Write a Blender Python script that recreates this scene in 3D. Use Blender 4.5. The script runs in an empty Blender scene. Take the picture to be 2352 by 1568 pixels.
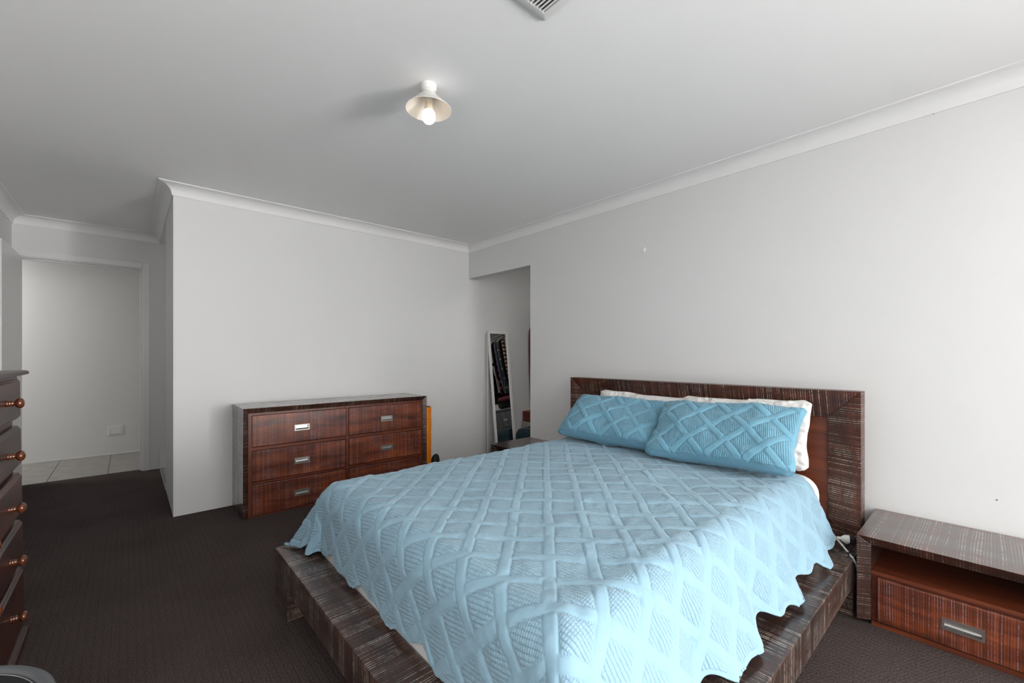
import bpy, bmesh, math, random
import numpy as np
from mathutils import Vector, Matrix, noise as mnoise

scene = bpy.context.scene
C = scene.collection
random.seed(7)
PI = math.pi

# ------------------------------------------------------------------ camera
cam_d = bpy.data.cameras.new('camera')
cam = bpy.data.objects.new('camera', cam_d)
C.objects.link(cam)
cam_d.sensor_fit = 'HORIZONTAL'
cam_d.sensor_width = 36.0
cam_d.lens = 36.0 * 986.0 / 2352.0
cam_d.shift_y = 31.0 / 2352.0
cam_d.clip_start = 0.02
cam.location = (0, 0, 1.17)
cam.rotation_euler = (PI / 2, 0, -math.atan2(880, 986))
scene.camera = cam

# ------------------------------------------------------------------ world, lights, exposure
world = bpy.data.worlds.new('world')
scene.world = world
world.use_nodes = True
wb = world.node_tree.nodes['Background']
wb.inputs[0].default_value = (1.0, 1.0, 1.0, 1)
wb.inputs[1].default_value = 1.0


def area_light(name, loc, rot, sx, sy, power, color=(1, 1, 1)):
    d = bpy.data.lights.new(name, 'AREA')
    d.shape = 'RECTANGLE'
    d.size, d.size_y, d.energy, d.color = sx, sy, power, color
    o = bpy.data.objects.new(name, d)
    o.location, o.rotation_euler = loc, rot
    C.objects.link(o)
    return o


# daylight through the wide window further along the bed wall, behind the camera,
# the area light tilted upward to brighten the ceiling
area_light('side_window_daylight', (3.15, -3.9, 1.0), (0, PI / 2 + math.radians(22), 0), 1.9, 2.0, 800, (1.0, 0.995, 0.985))
# unseen area lights added to brighten the hall and the ensuite
area_light('hall_fill_light', (-1.75, 6.38, 2.36), (0, 0, 0), 0.35, 0.35, 17, (1, 0.97, 0.93))
area_light('ensuite_fill_light', (1.55, 5.2, 1.6), (0, PI / 2, 0), 0.7, 0.8, 2.0, (1, 0.98, 0.95))
area_light('robe_fill_light', (3.45, 2.2, 2.37), (0, 0, 0), 0.3, 0.3, 8, (1, 0.97, 0.93))  # added overhead fill to brighten the robe and its mirror view, no fixture

scene.view_settings.view_transform = 'Standard'
scene.view_settings.look = 'None'
scene.view_settings.gamma = 1.0
scene.view_settings.use_curve_mapping = False
scene.view_settings.exposure = 0.02


# ------------------------------------------------------------------ materials
def srgb(r, g, b):
    def f(c):
        c /= 255.0
        return c / 12.92 if c <= 0.04045 else ((c + 0.055) / 1.055) ** 2.4
    return (f(r), f(g), f(b), 1.0)


MATS = {}


def base_mat(name, col, rough=0.6, metallic=0.0, spec=0.5):
    if name in MATS:
        return MATS[name]
    m = bpy.data.materials.new(name)
    m.use_nodes = True
    b = m.node_tree.nodes['Principled BSDF']
    b.inputs['Base Color'].default_value = col if len(col) == 4 else (*col, 1)
    b.inputs['Roughness'].default_value = rough
    b.inputs['Metallic'].default_value = metallic
    b.inputs['Specular IOR Level'].default_value = spec
    MATS[name] = m
    return m


class NT:
    def __init__(self, m):
        self.t = m.node_tree
        self.b = self.t.nodes['Principled BSDF']

    def n(self, typ, **kw):
        nd = self.t.nodes.new(typ)
        for k, v in kw.items():
            setattr(nd, k, v)
        return nd

    def l(self, a, b):
        self.t.links.new(a, b)

    def math(self, op, a, b=None, c=None):
        nd = self.n('ShaderNodeMath', operation=op)
        for i, v in enumerate((a, b, c)):
            if v is None:
                continue
            if isinstance(v, (int, float)):
                nd.inputs[i].default_value = v
            else:
                self.l(v, nd.inputs[i])
        return nd.outputs[0]

    def coords(self, rnd=True, kind='Object'):
        tc = self.n('ShaderNodeTexCoord')
        if not rnd:
            return tc.outputs[kind]
        oi = self.n('ShaderNodeObjectInfo')
        mu = self.math('MULTIPLY', oi.outputs['Random'], 17.3)
        va = self.n('ShaderNodeVectorMath', operation='ADD')
        self.l(tc.outputs[kind], va.inputs[0])
        self.l(mu, va.inputs[1])
        return va.outputs[0]

    def noise(self, vec, scale3, scale=1.0, detail=4.0, rough=0.55, dist=0.0):
        mp = self.n('ShaderNodeMapping')
        mp.inputs['Scale'].default_value = scale3
        self.l(vec, mp.inputs['Vector'])
        nz = self.n('ShaderNodeTexNoise')
        nz.inputs['Scale'].default_value = scale
        nz.inputs['Detail'].default_value = detail
        nz.inputs['Roughness'].default_value = rough
        nz.inputs['Distortion'].default_value = dist
        self.l(mp.outputs[0], nz.inputs['Vector'])
        return nz.outputs['Fac']

    def ramp(self, fac, stops):
        r = self.n('ShaderNodeValToRGB')
        el = r.color_ramp.elements
        while len(el) > 1:
            el.remove(el[0])
        el[0].position, el[0].color = stops[0]
        for p, c in stops[1:]:
            e = el.new(p)
            e.color = c
        self.l(fac, r.inputs[0])
        return r.outputs[0]

    def maprange(self, v, a, b, c=0.0, d=1.0):
        nd = self.n('ShaderNodeMapRange')
        nd.inputs[1].default_value, nd.inputs[2].default_value = a, b
        nd.inputs[3].default_value, nd.inputs[4].default_value = c, d
        self.l(v, nd.inputs[0])
        return nd.outputs[0]

    def mix(self, fac, a, b, blend='MIX'):
        nd = self.n('ShaderNodeMix', data_type='RGBA', blend_type=blend)
        for idx, v in ((0, fac), (6, a), (7, b)):
            if isinstance(v, (int, float)):
                nd.inputs[idx].default_value = v
            elif isinstance(v, tuple):
                nd.inputs[idx].default_value = v
            else:
                self.l(v, nd.inputs[idx])
        return nd.outputs[2]

    def bump(self, h, strength=0.3, dist=0.002):
        bp = self.n('ShaderNodeBump')
        bp.inputs['Strength'].default_value = strength
        bp.inputs['Distance'].default_value = dist
        self.l(h, bp.inputs['Height'])
        self.l(bp.outputs[0], self.b.inputs['Normal'])


def axes(axis, along, across):
    v = [across] * 3
    v[axis] = along
    return tuple(v)


def wood(name, axis, dark, mid, light, wash=0.5, washcol=(0.42, 0.39, 0.34, 1), rough=0.42, period=110.0, fine=1.0, coat=0.35):
    """rough-sawn stained pine: grain runs along `axis`, saw marks cross it"""
    key = '%s_%s' % (name, 'xyz'[axis])
    if key in MATS:
        return MATS[key]
    m = base_mat(key, mid, rough)
    t = NT(m)
    co = t.coords()
    g = t.noise(co, axes(axis, 1.6, 13.0), 1.0, 6.0, 0.6, 0.9)
    col = t.ramp(g, [(0.30, dark), (0.5, mid), (0.72, light)])
    fg = t.noise(co, axes(axis, 7.0, 170.0), 1.0, 3.0, 0.6)
    col = t.mix(t.maprange(fg, 0.35, 0.7, 0.0, 0.30 * fine), col, dark)
    # knots
    kn = t.noise(co, axes(axis, 4.5, 8.0), 1.0, 1.0, 0.4)
    col = t.mix(t.maprange(kn, 0.70, 0.80, 0.0, 0.75), col, (dark[0] * .5, dark[1] * .5, dark[2] * .5, 1))
    # saw marks: near-regular scratches across the board, each with its own strength
    sep = t.n('ShaderNodeSeparateXYZ')
    t.l(co, sep.inputs[0])
    wob = t.noise(co, axes(axis, 9.0, 1.5), 1.0, 2.0, 0.5)
    ph = t.math('ADD', t.math('MULTIPLY', sep.outputs[axis], period), t.math('MULTIPLY', wob, 2.2))
    fr = t.math('ABSOLUTE', t.math('SUBTRACT', t.math('FRACT', ph), 0.5))
    wn = t.n('ShaderNodeTexWhiteNoise', noise_dimensions='1D')
    t.l(t.math('FLOOR', ph), wn.inputs['W'])
    lw = t.maprange(wn.outputs['Value'], 0.0, 1.0, 0.05, 0.24)
    line = t.math('LESS_THAN', fr, lw)
    msk = t.noise(co, axes(axis, 6.0, 16.0), 1.0, 4.0, 0.7)
    brk = t.noise(co, axes(axis, 40.0, 90.0), 1.0, 3.0, 0.75)
    wm = t.maprange(msk, 0.38, 0.58, 0.06, 1.0)
    wk = t.maprange(brk, 0.38, 0.52, 0.12, 1.0)
    amp = t.maprange(wn.outputs['Value'], 0.15, 0.9, 0.1, 1.0)
    wf = t.math('MULTIPLY', t.math('MULTIPLY', line, amp), t.math('MULTIPLY', t.math('MULTIPLY', wm, wk), wash))
    # broad darker and lighter passes of the blade
    saw2 = t.noise(co, axes(axis, period * 0.55, 1.0), 1.0, 3.0, 0.65)
    dk = t.maprange(saw2, 0.42, 0.60, 0.0, 1.0)
    col = t.mix(t.math('MULTIPLY', dk, 0.45), col, (dark[0] * .75, dark[1] * .75, dark[2] * .9, 1))
    lt2 = t.maprange(saw2, 0.42, 0.32, 0.0, 0.35)
    col = t.mix(lt2, col, light)
    dl = t.math('MULTIPLY', t.math('LESS_THAN', t.math('ABSOLUTE', t.math('SUBTRACT', fr, 0.36)), 0.06), 0.45)
    col = t.mix(dl, col, (dark[0] * .6, dark[1] * .6, dark[2] * .7, 1))
    col = t.mix(wf, col, washcol)
    t.l(col, t.b.inputs['Base Color'])
    rr = t.maprange(g, 0.3, 0.7, rough - 0.06, rough + 0.1)
    t.l(rr, t.b.inputs['Roughness'])
    t.b.inputs['Coat Weight'].default_value = coat
    t.b.inputs['Coat Roughness'].default_value = 0.2
    h = t.math('SUBTRACT', t.math('MULTIPLY', saw2, 0.7), t.math('MULTIPLY', line, 0.35))
    t.bump(h, 0.16, 0.002)
    return m


W_DK, W_MD, W_LT = srgb(36, 20, 14), srgb(68, 35, 23), srgb(104, 52, 29)
R_DK, R_MD, R_LT = srgb(62, 27, 17), srgb(122, 56, 27), srgb(166, 84, 38)


def w_frame(ax):      # dark-stained frame boards
    return wood('dark_sawn_wood', ax, W_DK, W_MD, W_LT, wash=0.55, rough=0.34, period=110, coat=1.0)


def w_head(ax):       # headboard boards, less lacquer
    return wood('headboard_sawn_wood', ax, srgb(40, 20, 14), srgb(78, 37, 23), srgb(116, 55, 30), wash=0.75, washcol=(0.46, 0.42, 0.34, 1), rough=0.42, period=95, coat=0.1)


def w_drawer(ax):     # redder drawer fronts
    return wood('red_sawn_wood', ax, R_DK, R_MD, R_LT, wash=0.5, washcol=(0.26, 0.25, 0.29, 1), rough=0.36, period=125)


def w_rail(ax):       # platform rails, strong pale saw marks
    return wood('rail_sawn_wood', ax, srgb(32, 19, 15), srgb(60, 36, 27), srgb(90, 53, 36), wash=0.85, washcol=(0.48, 0.43, 0.37, 1), rough=0.34, period=118, coat=0.55)


def w_smooth(ax):     # planed red-brown inner boards
    key = 'smooth_red_wood_%s' % 'xyz'[ax]
    if key in MATS:
        return MATS[key]
    m = base_mat(key, R_MD, 0.38)
    t = NT(m)
    co = t.coords()
    g = t.noise(co, axes(ax, 2.5, 26.0), 1.0, 5.0, 0.6, 0.5)
    t.l(t.ramp(g, [(0.3, srgb(78, 35, 20)), (0.5, srgb(101, 48, 28)), (0.72, srgb(122, 60, 34))]), t.b.inputs['Base Color'])
    t.bump(g, 0.08, 0.001)
    return m


def w_polish(ax):     # polished dark mahogany of the tall chest
    key = 'polished_mahogany_%s' % 'xyz'[ax]
    if key in MATS:
        return MATS[key]
    m = base_mat(key, srgb(52, 22, 14), 0.34)
    t = NT(m)
    co = t.coords()
    g = t.noise(co, axes(ax, 1.6, 16.0), 1.0, 5.0, 0.6, 1.1)
    t.l(t.ramp(g, [(0.3, srgb(28, 12, 9)), (0.5, srgb(54, 22, 14)), (0.75, srgb(88, 38, 19))]), t.b.inputs['Base Color'])
    t.b.inputs['Coat Weight'].default_value = 0.4
    t.b.inputs['Coat Roughness'].default_value = 0.3
    return m


def paint(name, col, rough=0.75):
    if name in MATS:
        return MATS[name]
    m = base_mat(name, col, rough, spec=0.3)
    t = NT(m)
    co = t.coords(False)
    n1 = t.noise(co, (1, 1, 1), 320.0, 3.0)
    t.bump(n1, 0.06, 0.001)
    return m


M_WALL = paint('wall_paint', (0.74, 0.74, 0.735, 1), 0.62)
M_CEIL = paint('ceiling_paint', (0.92, 0.92, 0.915, 1), 0.8)
M_TRIM = base_mat('white_gloss_trim', (0.78, 0.78, 0.775, 1), 0.28)
M_CORN = base_mat('cornice_paint', (0.84, 0.84, 0.835, 1), 0.6)
M_WHITEPL = base_mat('white_plastic', (0.80, 0.80, 0.78, 1), 0.35)
M_BLACKPL = base_mat('black_plastic', (0.012, 0.012, 0.013, 1), 0.4)
M_STEEL = base_mat('brushed_nickel', (0.52, 0.51, 0.49, 1), 0.33, 1.0)
M_BRONZE = base_mat('polished_brown_knob', srgb(92, 46, 24), 0.18)
M_BRONZE.node_tree.nodes['Principled BSDF'].inputs['Coat Weight'].default_value = 0.6


def carpet_mat():
    m = base_mat('carpet', srgb(46, 41, 40), 0.95, spec=0.1)
    t = NT(m)
    co = t.coords(False)
    sep = t.n('ShaderNodeSeparateXYZ')
    t.l(co, sep.inputs[0])
    per = 0.026
    wob = t.noise(co, (1, 1, 1), 30.0, 2.0)
    x = t.math('ADD', sep.outputs[0], t.math('MULTIPLY', wob, 0.010))
    row = t.math('ABSOLUTE', t.math('SINE', t.math('MULTIPLY', x, PI / per)))
    y = t.math('ADD', t.math('ADD', sep.outputs[1], t.math('MULTIPLY', sep.outputs[0], 0.45)), t.math('MULTIPLY', wob, 0.010))
    tuft = t.math('ABSOLUTE', t.math('SINE', t.math('MULTIPLY', y, PI / 0.0125)))
    valley = t.maprange(row, 0.0, 0.45, 0.0, 1.0)
    fib = t.noise(co, (1, 1, 1), 520.0, 3.0, 0.7)
    fib2 = t.noise(co, (1, 1, 1), 190.0, 2.0, 0.6)
    h = t.math('ADD', t.math('MULTIPLY', valley, t.math('ADD', 0.6, t.math('MULTIPLY', tuft, 0.4))), t.math('MULTIPLY', fib, 0.7))
    big = t.noise(co, (1, 1, 1), 2.2, 3.0)
    col = t.ramp(t.math('ADD', t.math('MULTIPLY', fib, 0.6), t.math('MULTIPLY', fib2, 0.4)),
                 [(0.34, srgb(42, 36, 35)), (0.5, srgb(74, 65, 63)), (0.66, srgb(122, 109, 105))])
    col = t.mix(t.math('MULTIPLY', t.maprange(valley, 0.0, 1.0, 0.27, 0.0), t.math('MULTIPLY', t.maprange(tuft, 0.0, 1.0, 1.0, 0.1), t.maprange(fib2, 0.35, 0.6, 0.2, 1.0))), col, srgb(24, 21, 21))
    col = t.mix(t.maprange(big, 0.4, 0.65, 0.0, 0.22), col, srgb(46, 36, 33))
    t.l(col, t.b.inputs['Base Color'])
    t.bump(h, 0.6, 0.005)
    return m


def tile_mat():
    m = base_mat('hall_tile', srgb(158, 155, 150), 0.35)
    t = NT(m)
    n = t.noise(t.coords(), (1, 1, 1), 9.0, 4.0)
    t.l(t.ramp(n, [(0.3, srgb(140, 138, 133)), (0.7, srgb(160, 157, 152))]), t.b.inputs['Base Color'])
    return m


M_CARPET, M_TILE = carpet_mat(), tile_mat()
M_GROUT = base_mat('grout', srgb(92, 90, 86), 0.9)


def fabric(name, col, col2=None, rough=0.9, weave=900.0, wr=0.12):
    if name in MATS:
        return MATS[name]
    m = base_mat(name, col, rough, spec=0.15)
    t = NT(m)
    co = t.coords(False)
    n = t.noise(co, (1, 1, 1), 14.0, 4.0)
    if col2 is None:
        col2 = tuple(c * 0.86 for c in col[:3]) + (1,)
    t.l(t.ramp(n, [(0.3, col2), (0.65, col)]), t.b.inputs['Base Color'])
    t.b.inputs['Sheen Weight'].default_value = 0.15
    f = t.noise(co, (1, 1, 1), weave, 2.0)
    t.bump(f, wr, 0.001)
    return m


def quilt_mat(name, col, rib_per, waffle=False):
    m = base_mat(name, col, 0.82, spec=0.18)
    t = NT(m)
    uv = t.n('ShaderNodeUVMap')
    uv.uv_map = 'UVMap'
    sep = t.n('ShaderNodeSeparateXYZ')
    t.l(uv.outputs[0], sep.inputs[0])
    u, v = sep.outputs[0], sep.outputs[1]
    wob = t.noise(uv.outputs[0], (1, 1, 1), 22.0, 2.0)
    ang = math.radians(9)
    r = t.math('ADD', t.math('MULTIPLY', u, math.cos(ang)), t.math('MULTIPLY', v, math.sin(ang)))
    q = t.math('SUBTRACT', t.math('MULTIPLY', v, math.cos(ang)), t.math('MULTIPLY', u, math.sin(ang)))
    r = t.math('ADD', r, t.math('MULTIPLY', wob, 0.003))
    rib = t.math('ABSOLUTE', t.math('SINE', t.math('MULTIPLY', r, PI / rib_per)))
    rib = t.math('POWER', rib, 0.6)
    st = t.math('SINE', t.math('MULTIPLY', q, 2 * PI / (rib_per * (1.0 if waffle else 0.55))))
    st = t.math('MULTIPLY', st, 0.20 if waffle else 0.10)
    at = t.n('ShaderNodeAttribute')
    at.attribute_name = 'rib'
    fine = t.noise(uv.outputs[0], (1, 1, 1), 420.0, 3.0, 0.65)
    crease = t.noise(uv.outputs[0], (1, 1, 1), 60.0, 4.0, 0.6)
    h = t.math('ADD', t.math('MULTIPLY', t.math('ADD', rib, st), at.outputs['Fac']),
               t.math('ADD', t.math('MULTIPLY', fine, 0.10), t.math('MULTIPLY', crease, 0.35)))
    t.bump(h, 0.75, 0.0042)
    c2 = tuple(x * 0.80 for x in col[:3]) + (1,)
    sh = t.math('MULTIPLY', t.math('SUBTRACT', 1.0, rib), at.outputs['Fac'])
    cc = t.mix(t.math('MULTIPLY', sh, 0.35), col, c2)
    t.l(cc, t.b.inputs['Base Color'])
    t.b.inputs['Sheen Weight'].default_value = 0.2
    return m


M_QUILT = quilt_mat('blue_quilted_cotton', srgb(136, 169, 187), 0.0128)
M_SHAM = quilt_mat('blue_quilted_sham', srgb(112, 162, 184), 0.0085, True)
M_SHEET = fabric('white_cotton', (0.76, 0.75, 0.735, 1), (0.70, 0.69, 0.675, 1), 0.9)


# ------------------------------------------------------------------ mesh helpers
class MB:
    def __init__(self):
        self.v, self.f = [], []

    def quad(self, *p):
        i = len(self.v)
        self.v += [tuple(q) for q in p]
        self.f.append(tuple(range(i, i + len(p))))
        return self

    def hexa(self, a, b):
        """prism between two matching loops (each 3+ points)"""
        i = len(self.v)
        n = len(a)
        self.v += [tuple(q) for q in a] + [tuple(q) for q in b]
        self.f.append(tuple(range(i + n - 1, i - 1, -1)))
        self.f.append(tuple(range(i + n, i + 2 * n)))
        for k in range(n):
            k2 = (k + 1) % n
            self.f.append((i + k, i + k2, i + n + k2, i + n + k))
        return self

    def box(self, x0, x1, y0, y1, z0, z1):
        return self.hexa([(x0, y0, z0), (x1, y0, z0), (x1, y1, z0), (x0, y1, z0)],
                         [(x0, y0, z1), (x1, y0, z1), (x1, y1, z1), (x0, y1, z1)])

    def lathe(self, prof, seg=32, mat=None, cap=True):
        """prof: list of (radius, z)"""
        i = len(self.v)
        mat = mat or Matrix()
        for r, z in prof:
            for k in range(seg):
                a = 2 * PI * k / seg
                self.v.append(tuple(mat @ Vector((r * math.cos(a), r * math.sin(a), z))))
        for j in range(len(prof) - 1):
            for k in range(seg):
                k2 = (k + 1) % seg
                self.f.append((i + j * seg + k, i + j * seg + k2, i + (j + 1) * seg + k2, i + (j + 1) * seg + k))
        if cap:
            self.f.append(tuple(i + k for k in range(seg - 1, -1, -1)))
            e = i + (len(prof) - 1) * seg
            self.f.append(tuple(e + k for k in range(seg)))
        return self

    def tube(self, pts, r, seg=10):
        pts = [Vector(p) for p in pts]
        i = len(self.v)
        n = len(pts)
        prev = None
        for j, p in enumerate(pts):
            t = (pts[min(j + 1, n - 1)] - pts[max(j - 1, 0)]).normalized()
            if prev is None:
                up = Vector((0, 0, 1)) if abs(t.z) < 0.9 else Vector((1, 0, 0))
                a = t.cross(up).normalized()
            else:
                a = (prev - t * prev.dot(t)).normalized()
            prev = a
            b = t.cross(a)
            rr = r[j] if isinstance(r, (list, tuple)) else r
            for k in range(seg):
                w = 2 * PI * k / seg
                self.v.append(tuple(p + a * (rr * math.cos(w)) + b * (rr * math.sin(w))))
        for j in range(n - 1):
            for k in range(seg):
                k2 = (k + 1) % seg
                self.f.append((i + j * seg + k, i + j * seg + k2, i + (j + 1) * seg + k2, i + (j + 1) * seg + k))
        self.f.append(tuple(i + k for k in range(seg - 1, -1, -1)))
        self.f.append(tuple(i + (n - 1) * seg + k for k in range(seg)))
        return self

    def xf(self, m):
        self.v = [tuple(m @ Vector(p)) for p in self.v]
        return self

    def build(self, name, mat, parent=None, bevel=0.0, smooth=False, seg=2):
        me = bpy.data.meshes.new(name)
        me.from_pydata(self.v, [], self.f)
        bm = bmesh.new()
        bm.from_mesh(me)
        bmesh.ops.recalc_face_normals(bm, faces=bm.faces)
        bm.to_mesh(me)
        bm.free()
        me.materials.append(mat)
        if smooth:
            me.polygons.foreach_set('use_smooth', [True] * len(me.polygons))
        o = bpy.data.objects.new(name, me)
        C.objects.link(o)
        if parent is not None:
            o.parent = parent
        if bevel:
            md = o.modifiers.new('bevel', 'BEVEL')
            md.width, md.segments, md.limit_method, md.angle_limit = bevel, seg, 'ANGLE', math.radians(35)
        if smooth == 'auto':
            md = o.modifiers.new('edge', 'EDGE_SPLIT')
            md.split_angle = math.radians(40)
        return o


def tag(o, label=None, cat=None, group=None, kind=None):
    if label:
        o['label'] = label
    if cat:
        o['category'] = cat
    if group:
        o['group'] = group
    if kind:
        o['kind'] = kind
    return o


def thing(name, loc, label, cat, group=None, rot=(0, 0, 0)):
    o = bpy.data.objects.new(name, None)
    o.empty_display_size = 0.1
    C.objects.link(o)
    o.location, o.rotation_euler = loc, rot
    return tag(o, label, cat, group)


def struct(o, label, cat='structure'):
    return tag(o, label, cat, kind='structure')


def B(x0, x1, y0, y1, z0, z1):
    return MB().box(x0, x1, y0, y1, z0, z1)


def smooth_path(pts, n=8):
    """Catmull-Rom through points"""
    P = [Vector(p) for p in pts]
    P = [P[0] * 2 - P[1]] + P + [P[-1] * 2 - P[-2]]
    out = []
    for i in range(1, len(P) - 2):
        for k in range(n):
            t = k / n
            a, b, c, d = P[i - 1], P[i], P[i + 1], P[i + 2]
            out.append(0.5 * (2 * b + (c - a) * t + (2 * a - 5 * b + 4 * c - d) * t * t + (3 * b - a - 3 * c + d) * t ** 3))
    out.append(P[-2])
    return out


def copy_tree(o, parent=None):
    c = o.copy()
    C.objects.link(c)
    c.parent = parent
    for ch in list(o.children):
        copy_tree(ch, c)
    return c


# ------------------------------------------------------------------ room dimensions
XL, XR = -0.765, 2.864          # left wall, headboard wall
YR, YB = -5.1, 3.943           # rear wall, wall behind the dresser
XC, YD = 0.239, 5.72            # convex corner / entry recess, door wall
YEN = 4.77                      # where the recess wall ends (ensuite opening)
CZ = 2.40
YO, ZO = 2.946, 2.03            # robe opening edge, head
WT = 0.10

# floors
struct(B(XL - .1, XR + 0.1, YR - .1, 5.80, -0.06, 0.0).build('floor', M_CARPET), 'dark charcoal ribbed loop carpet across the bedroom floor', 'floor')
struct(B(XR + 0.1, 4.45, 1.3, YB, -0.06, 0.0).build('floor_robe', M_CARPET), 'dark charcoal carpet inside the walk-in robe', 'floor')
hf = struct(B(-2.6, 0.9, 5.80, 6.95, -0.06, -0.004).build('floor_hall', M_GROUT), 'grey tiled floor of the hall past the doorway', 'floor')
tw, td, gp = 0.412, 0.349, 0.0025
for i in range(-5, 4):
    for j in range(4):
        x0 = -0.567 + i * tw
        y0 = 5.803 + j * td - 0.0
        x1, y1 = min(x0 + tw, 0.9), min(y0 + td, 6.948)
        if x1 - x0 < 0.05 or y1 - y0 < 0.03:
            continue
        B(x0 + gp, x1 - gp, y0 + gp, y1 - gp, -0.02, 0.0).build('tile', M_TILE, hf)
ef = struct(B(XC + 0.0, 1.7, YEN, YD, -0.05, 0.001).build('floor_ensuite', M_GROUT), 'grey tiled floor of the ensuite past the recess wall', 'floor')
for i in range(4):
    for j in range(3):
        x0, y0 = XC + 0.012 + i * 0.36, YEN + 0.0 + j * 0.317
        B(x0 + gp, x0 + .36 - gp, y0 + gp, min(y0 + .317, YD) - gp, -0.02, 0.004).build('tile', M_TILE, ef)
struct(B(XC - 0.004, XC + 0.010, YEN, YD, -0.02, 0.006).build('trim_threshold', M_STEEL, None, 0.001), 'thin metal strip between carpet and ensuite tiles', 'floor trim')
# ceiling
struct(B(-2.7, 4.6, YR - .1, 7.1, CZ, CZ + 0.1).build('ceiling', M_CEIL), 'plain white plaster ceiling', 'ceiling')

# walls
def wall(name, m, label):
    return struct(m.build(name, M_WALL), label, 'wall')


SY0, SY1 = -4.95, -2.85         # window in the bed wall, behind the camera
wall('wall_right', MB().box(XR, XR + WT, SY1, YO, 0, CZ).box(XR, XR + WT, YO, YB, ZO, CZ)
     .box(XR, XR + WT, YR - .1, SY0, 0, CZ).box(XR, XR + WT, SY0, SY1, 0, 0.12).box(XR, XR + WT, SY0, SY1, 2.2, CZ), 'long pale grey wall behind the bed with robe opening')
wall('wall_back', MB().box(XC, 4.45, YB, YB + WT, 0, CZ).box(XC, XC + WT, YB + WT, YEN, 0, CZ).box(XC, XC + WT, YEN, YD, 2.315, CZ),
     'pale grey wall behind the wide dresser running into the robe')
wall('wall_entry', MB().box(0.125, 1.75, YD, YD + 0.09, 0, CZ).box(-0.755, 0.125, YD, YD + 0.09, 2.065, CZ).box(-2.7, -0.755, YD, YD + .09, 0, CZ),
     'pale wall around the hall doorway')
wall('wall_left', B(XL - .1, XL, YR - .1, YD, 0, CZ), 'pale grey wall behind the tall chest and open door')
WX0, WX1, WZ0, WZ1 = -0.7, 1.2, 0.12, 2.25
wall('wall_rear', MB().box(XL - .1, WX0, YR - .1, YR, 0, CZ).box(WX1, XR + .1, YR - .1, YR, 0, CZ)
     .box(WX0, WX1, YR - .1, YR, 0, WZ0).box(WX0, WX1, YR - .1, YR, WZ1, CZ), 'pale wall with the wide window opposite the dresser')
wall('wall_hall', MB().box(-2.7, 1.0, 6.95, 7.05, 0, CZ).box(-2.7, -2.6, 5.8, 6.95, 0, CZ).box(0.9, 1.0, 5.8, 6.95, 0, CZ), 'grey far wall of the hall seen through the doorway')
wall('wall_ensuite', MB().box(1.7, 1.8, YB + WT, YD, 0, CZ).box(XC + WT, 1.7, YEN - .1, YEN, 0, CZ), 'ensuite walls beyond the recess')
wall('wall_robe', MB().box(4.35, 4.45, 1.2, YB, 0, CZ).box(XR + WT, 4.35, 1.2, 1.3, 0, CZ), 'far walls inside the walk-in robe')

# window in the rear wall
wn = bpy.data.objects.new('window_1', None)
C.objects.link(wn)
struct(wn, 'wide white framed window in the rear wall', 'window')
for x in (WX0, 0.22, WX1 - 0.05):
    B(x, x + .05, YR - .09, YR - .03, WZ0, WZ1).build('window_frame', M_TRIM, wn, 0.003)
for z in (WZ0, WZ1 - .05):
    B(WX0, WX1, YR - .088, YR - .032, z, z + .05).build('window_frame', M_TRIM, wn, 0.003)

wn2 = bpy.data.objects.new('window_2', None)
C.objects.link(wn2)
struct(wn2, 'wide white framed window further along the bed wall', 'window')
for y in (SY0, -3.92, SY1 - 0.05):
    B(XR + .03, XR + .09, y, y + .05, 0.12, 2.2).build('window_frame', M_TRIM, wn2, 0.003)
for z in (0.12, 2.15):
    B(XR + .032, XR + .088, SY0, SY1, z, z + .05).build('window_frame', M_TRIM, wn2, 0.003)

# cornice: cove profile swept round the room with mitred corners
path = [(XR, YR), (XR, YB), (XC, YB), (XC, YD), (XL, YD), (XL, YR)]
prof = [(0.0, 0.0), (0.0, -0.08), (0.006, -0.08), (0.009, -0.073)]
for k in range(1, 8):
    a = k / 8 * PI / 2
    prof.append((0.009 + 0.066 * (1 - math.cos(a)), -0.073 + 0.064 * math.sin(a)))
prof += [(0.075, -0.009), (0.084, -0.006), (0.084, 0.0)]
npth = len(path)


def nrm(a, b):
    d = Vector((b[0] - a[0], b[1] - a[1])).normalized()
    return Vector((-d.y, d.x))


for i in range(npth):
    p0, p1 = path[i], path[(i + 1) % npth]
    n0 = nrm(path[i - 1], p0)
    n1 = nrm(p0, p1)
    n2 = nrm(p1, path[(i + 2) % npth])
    ma = (n0 + n1) / (1 + n0.dot(n1))
    mb = (n1 + n2) / (1 + n1.dot(n2))
    a = [(p0[0] + ma.x * o, p0[1] + ma.y * o, CZ + z) for o, z in prof]
    b = [(p1[0] + mb.x * o, p1[1] + mb.y * o, CZ + z) for o, z in prof]
    lab = ['along the wall behind the bed', 'above the wide dresser', 'along the entry recess', 'above the hall doorway',
           'above the tall chest', 'above the rear window'][i]
    struct(MB().hexa(a, b).build('trim_%d' % (i + 1), M_CORN, smooth='auto'), 'white cove cornice ' + lab, 'cornice')

# skirting tile in ensuite on the door wall
struct(MB().box(XC + 0.0, 1.7, YD - 0.012, YD, 0, 0.225).build('trim_7', base_mat('white_wall_tile', (.8, .8, .79, 1), .2), None, 0.002),
       'white skirting tile in the ensuite past the recess wall', 'skirting tile')

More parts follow.
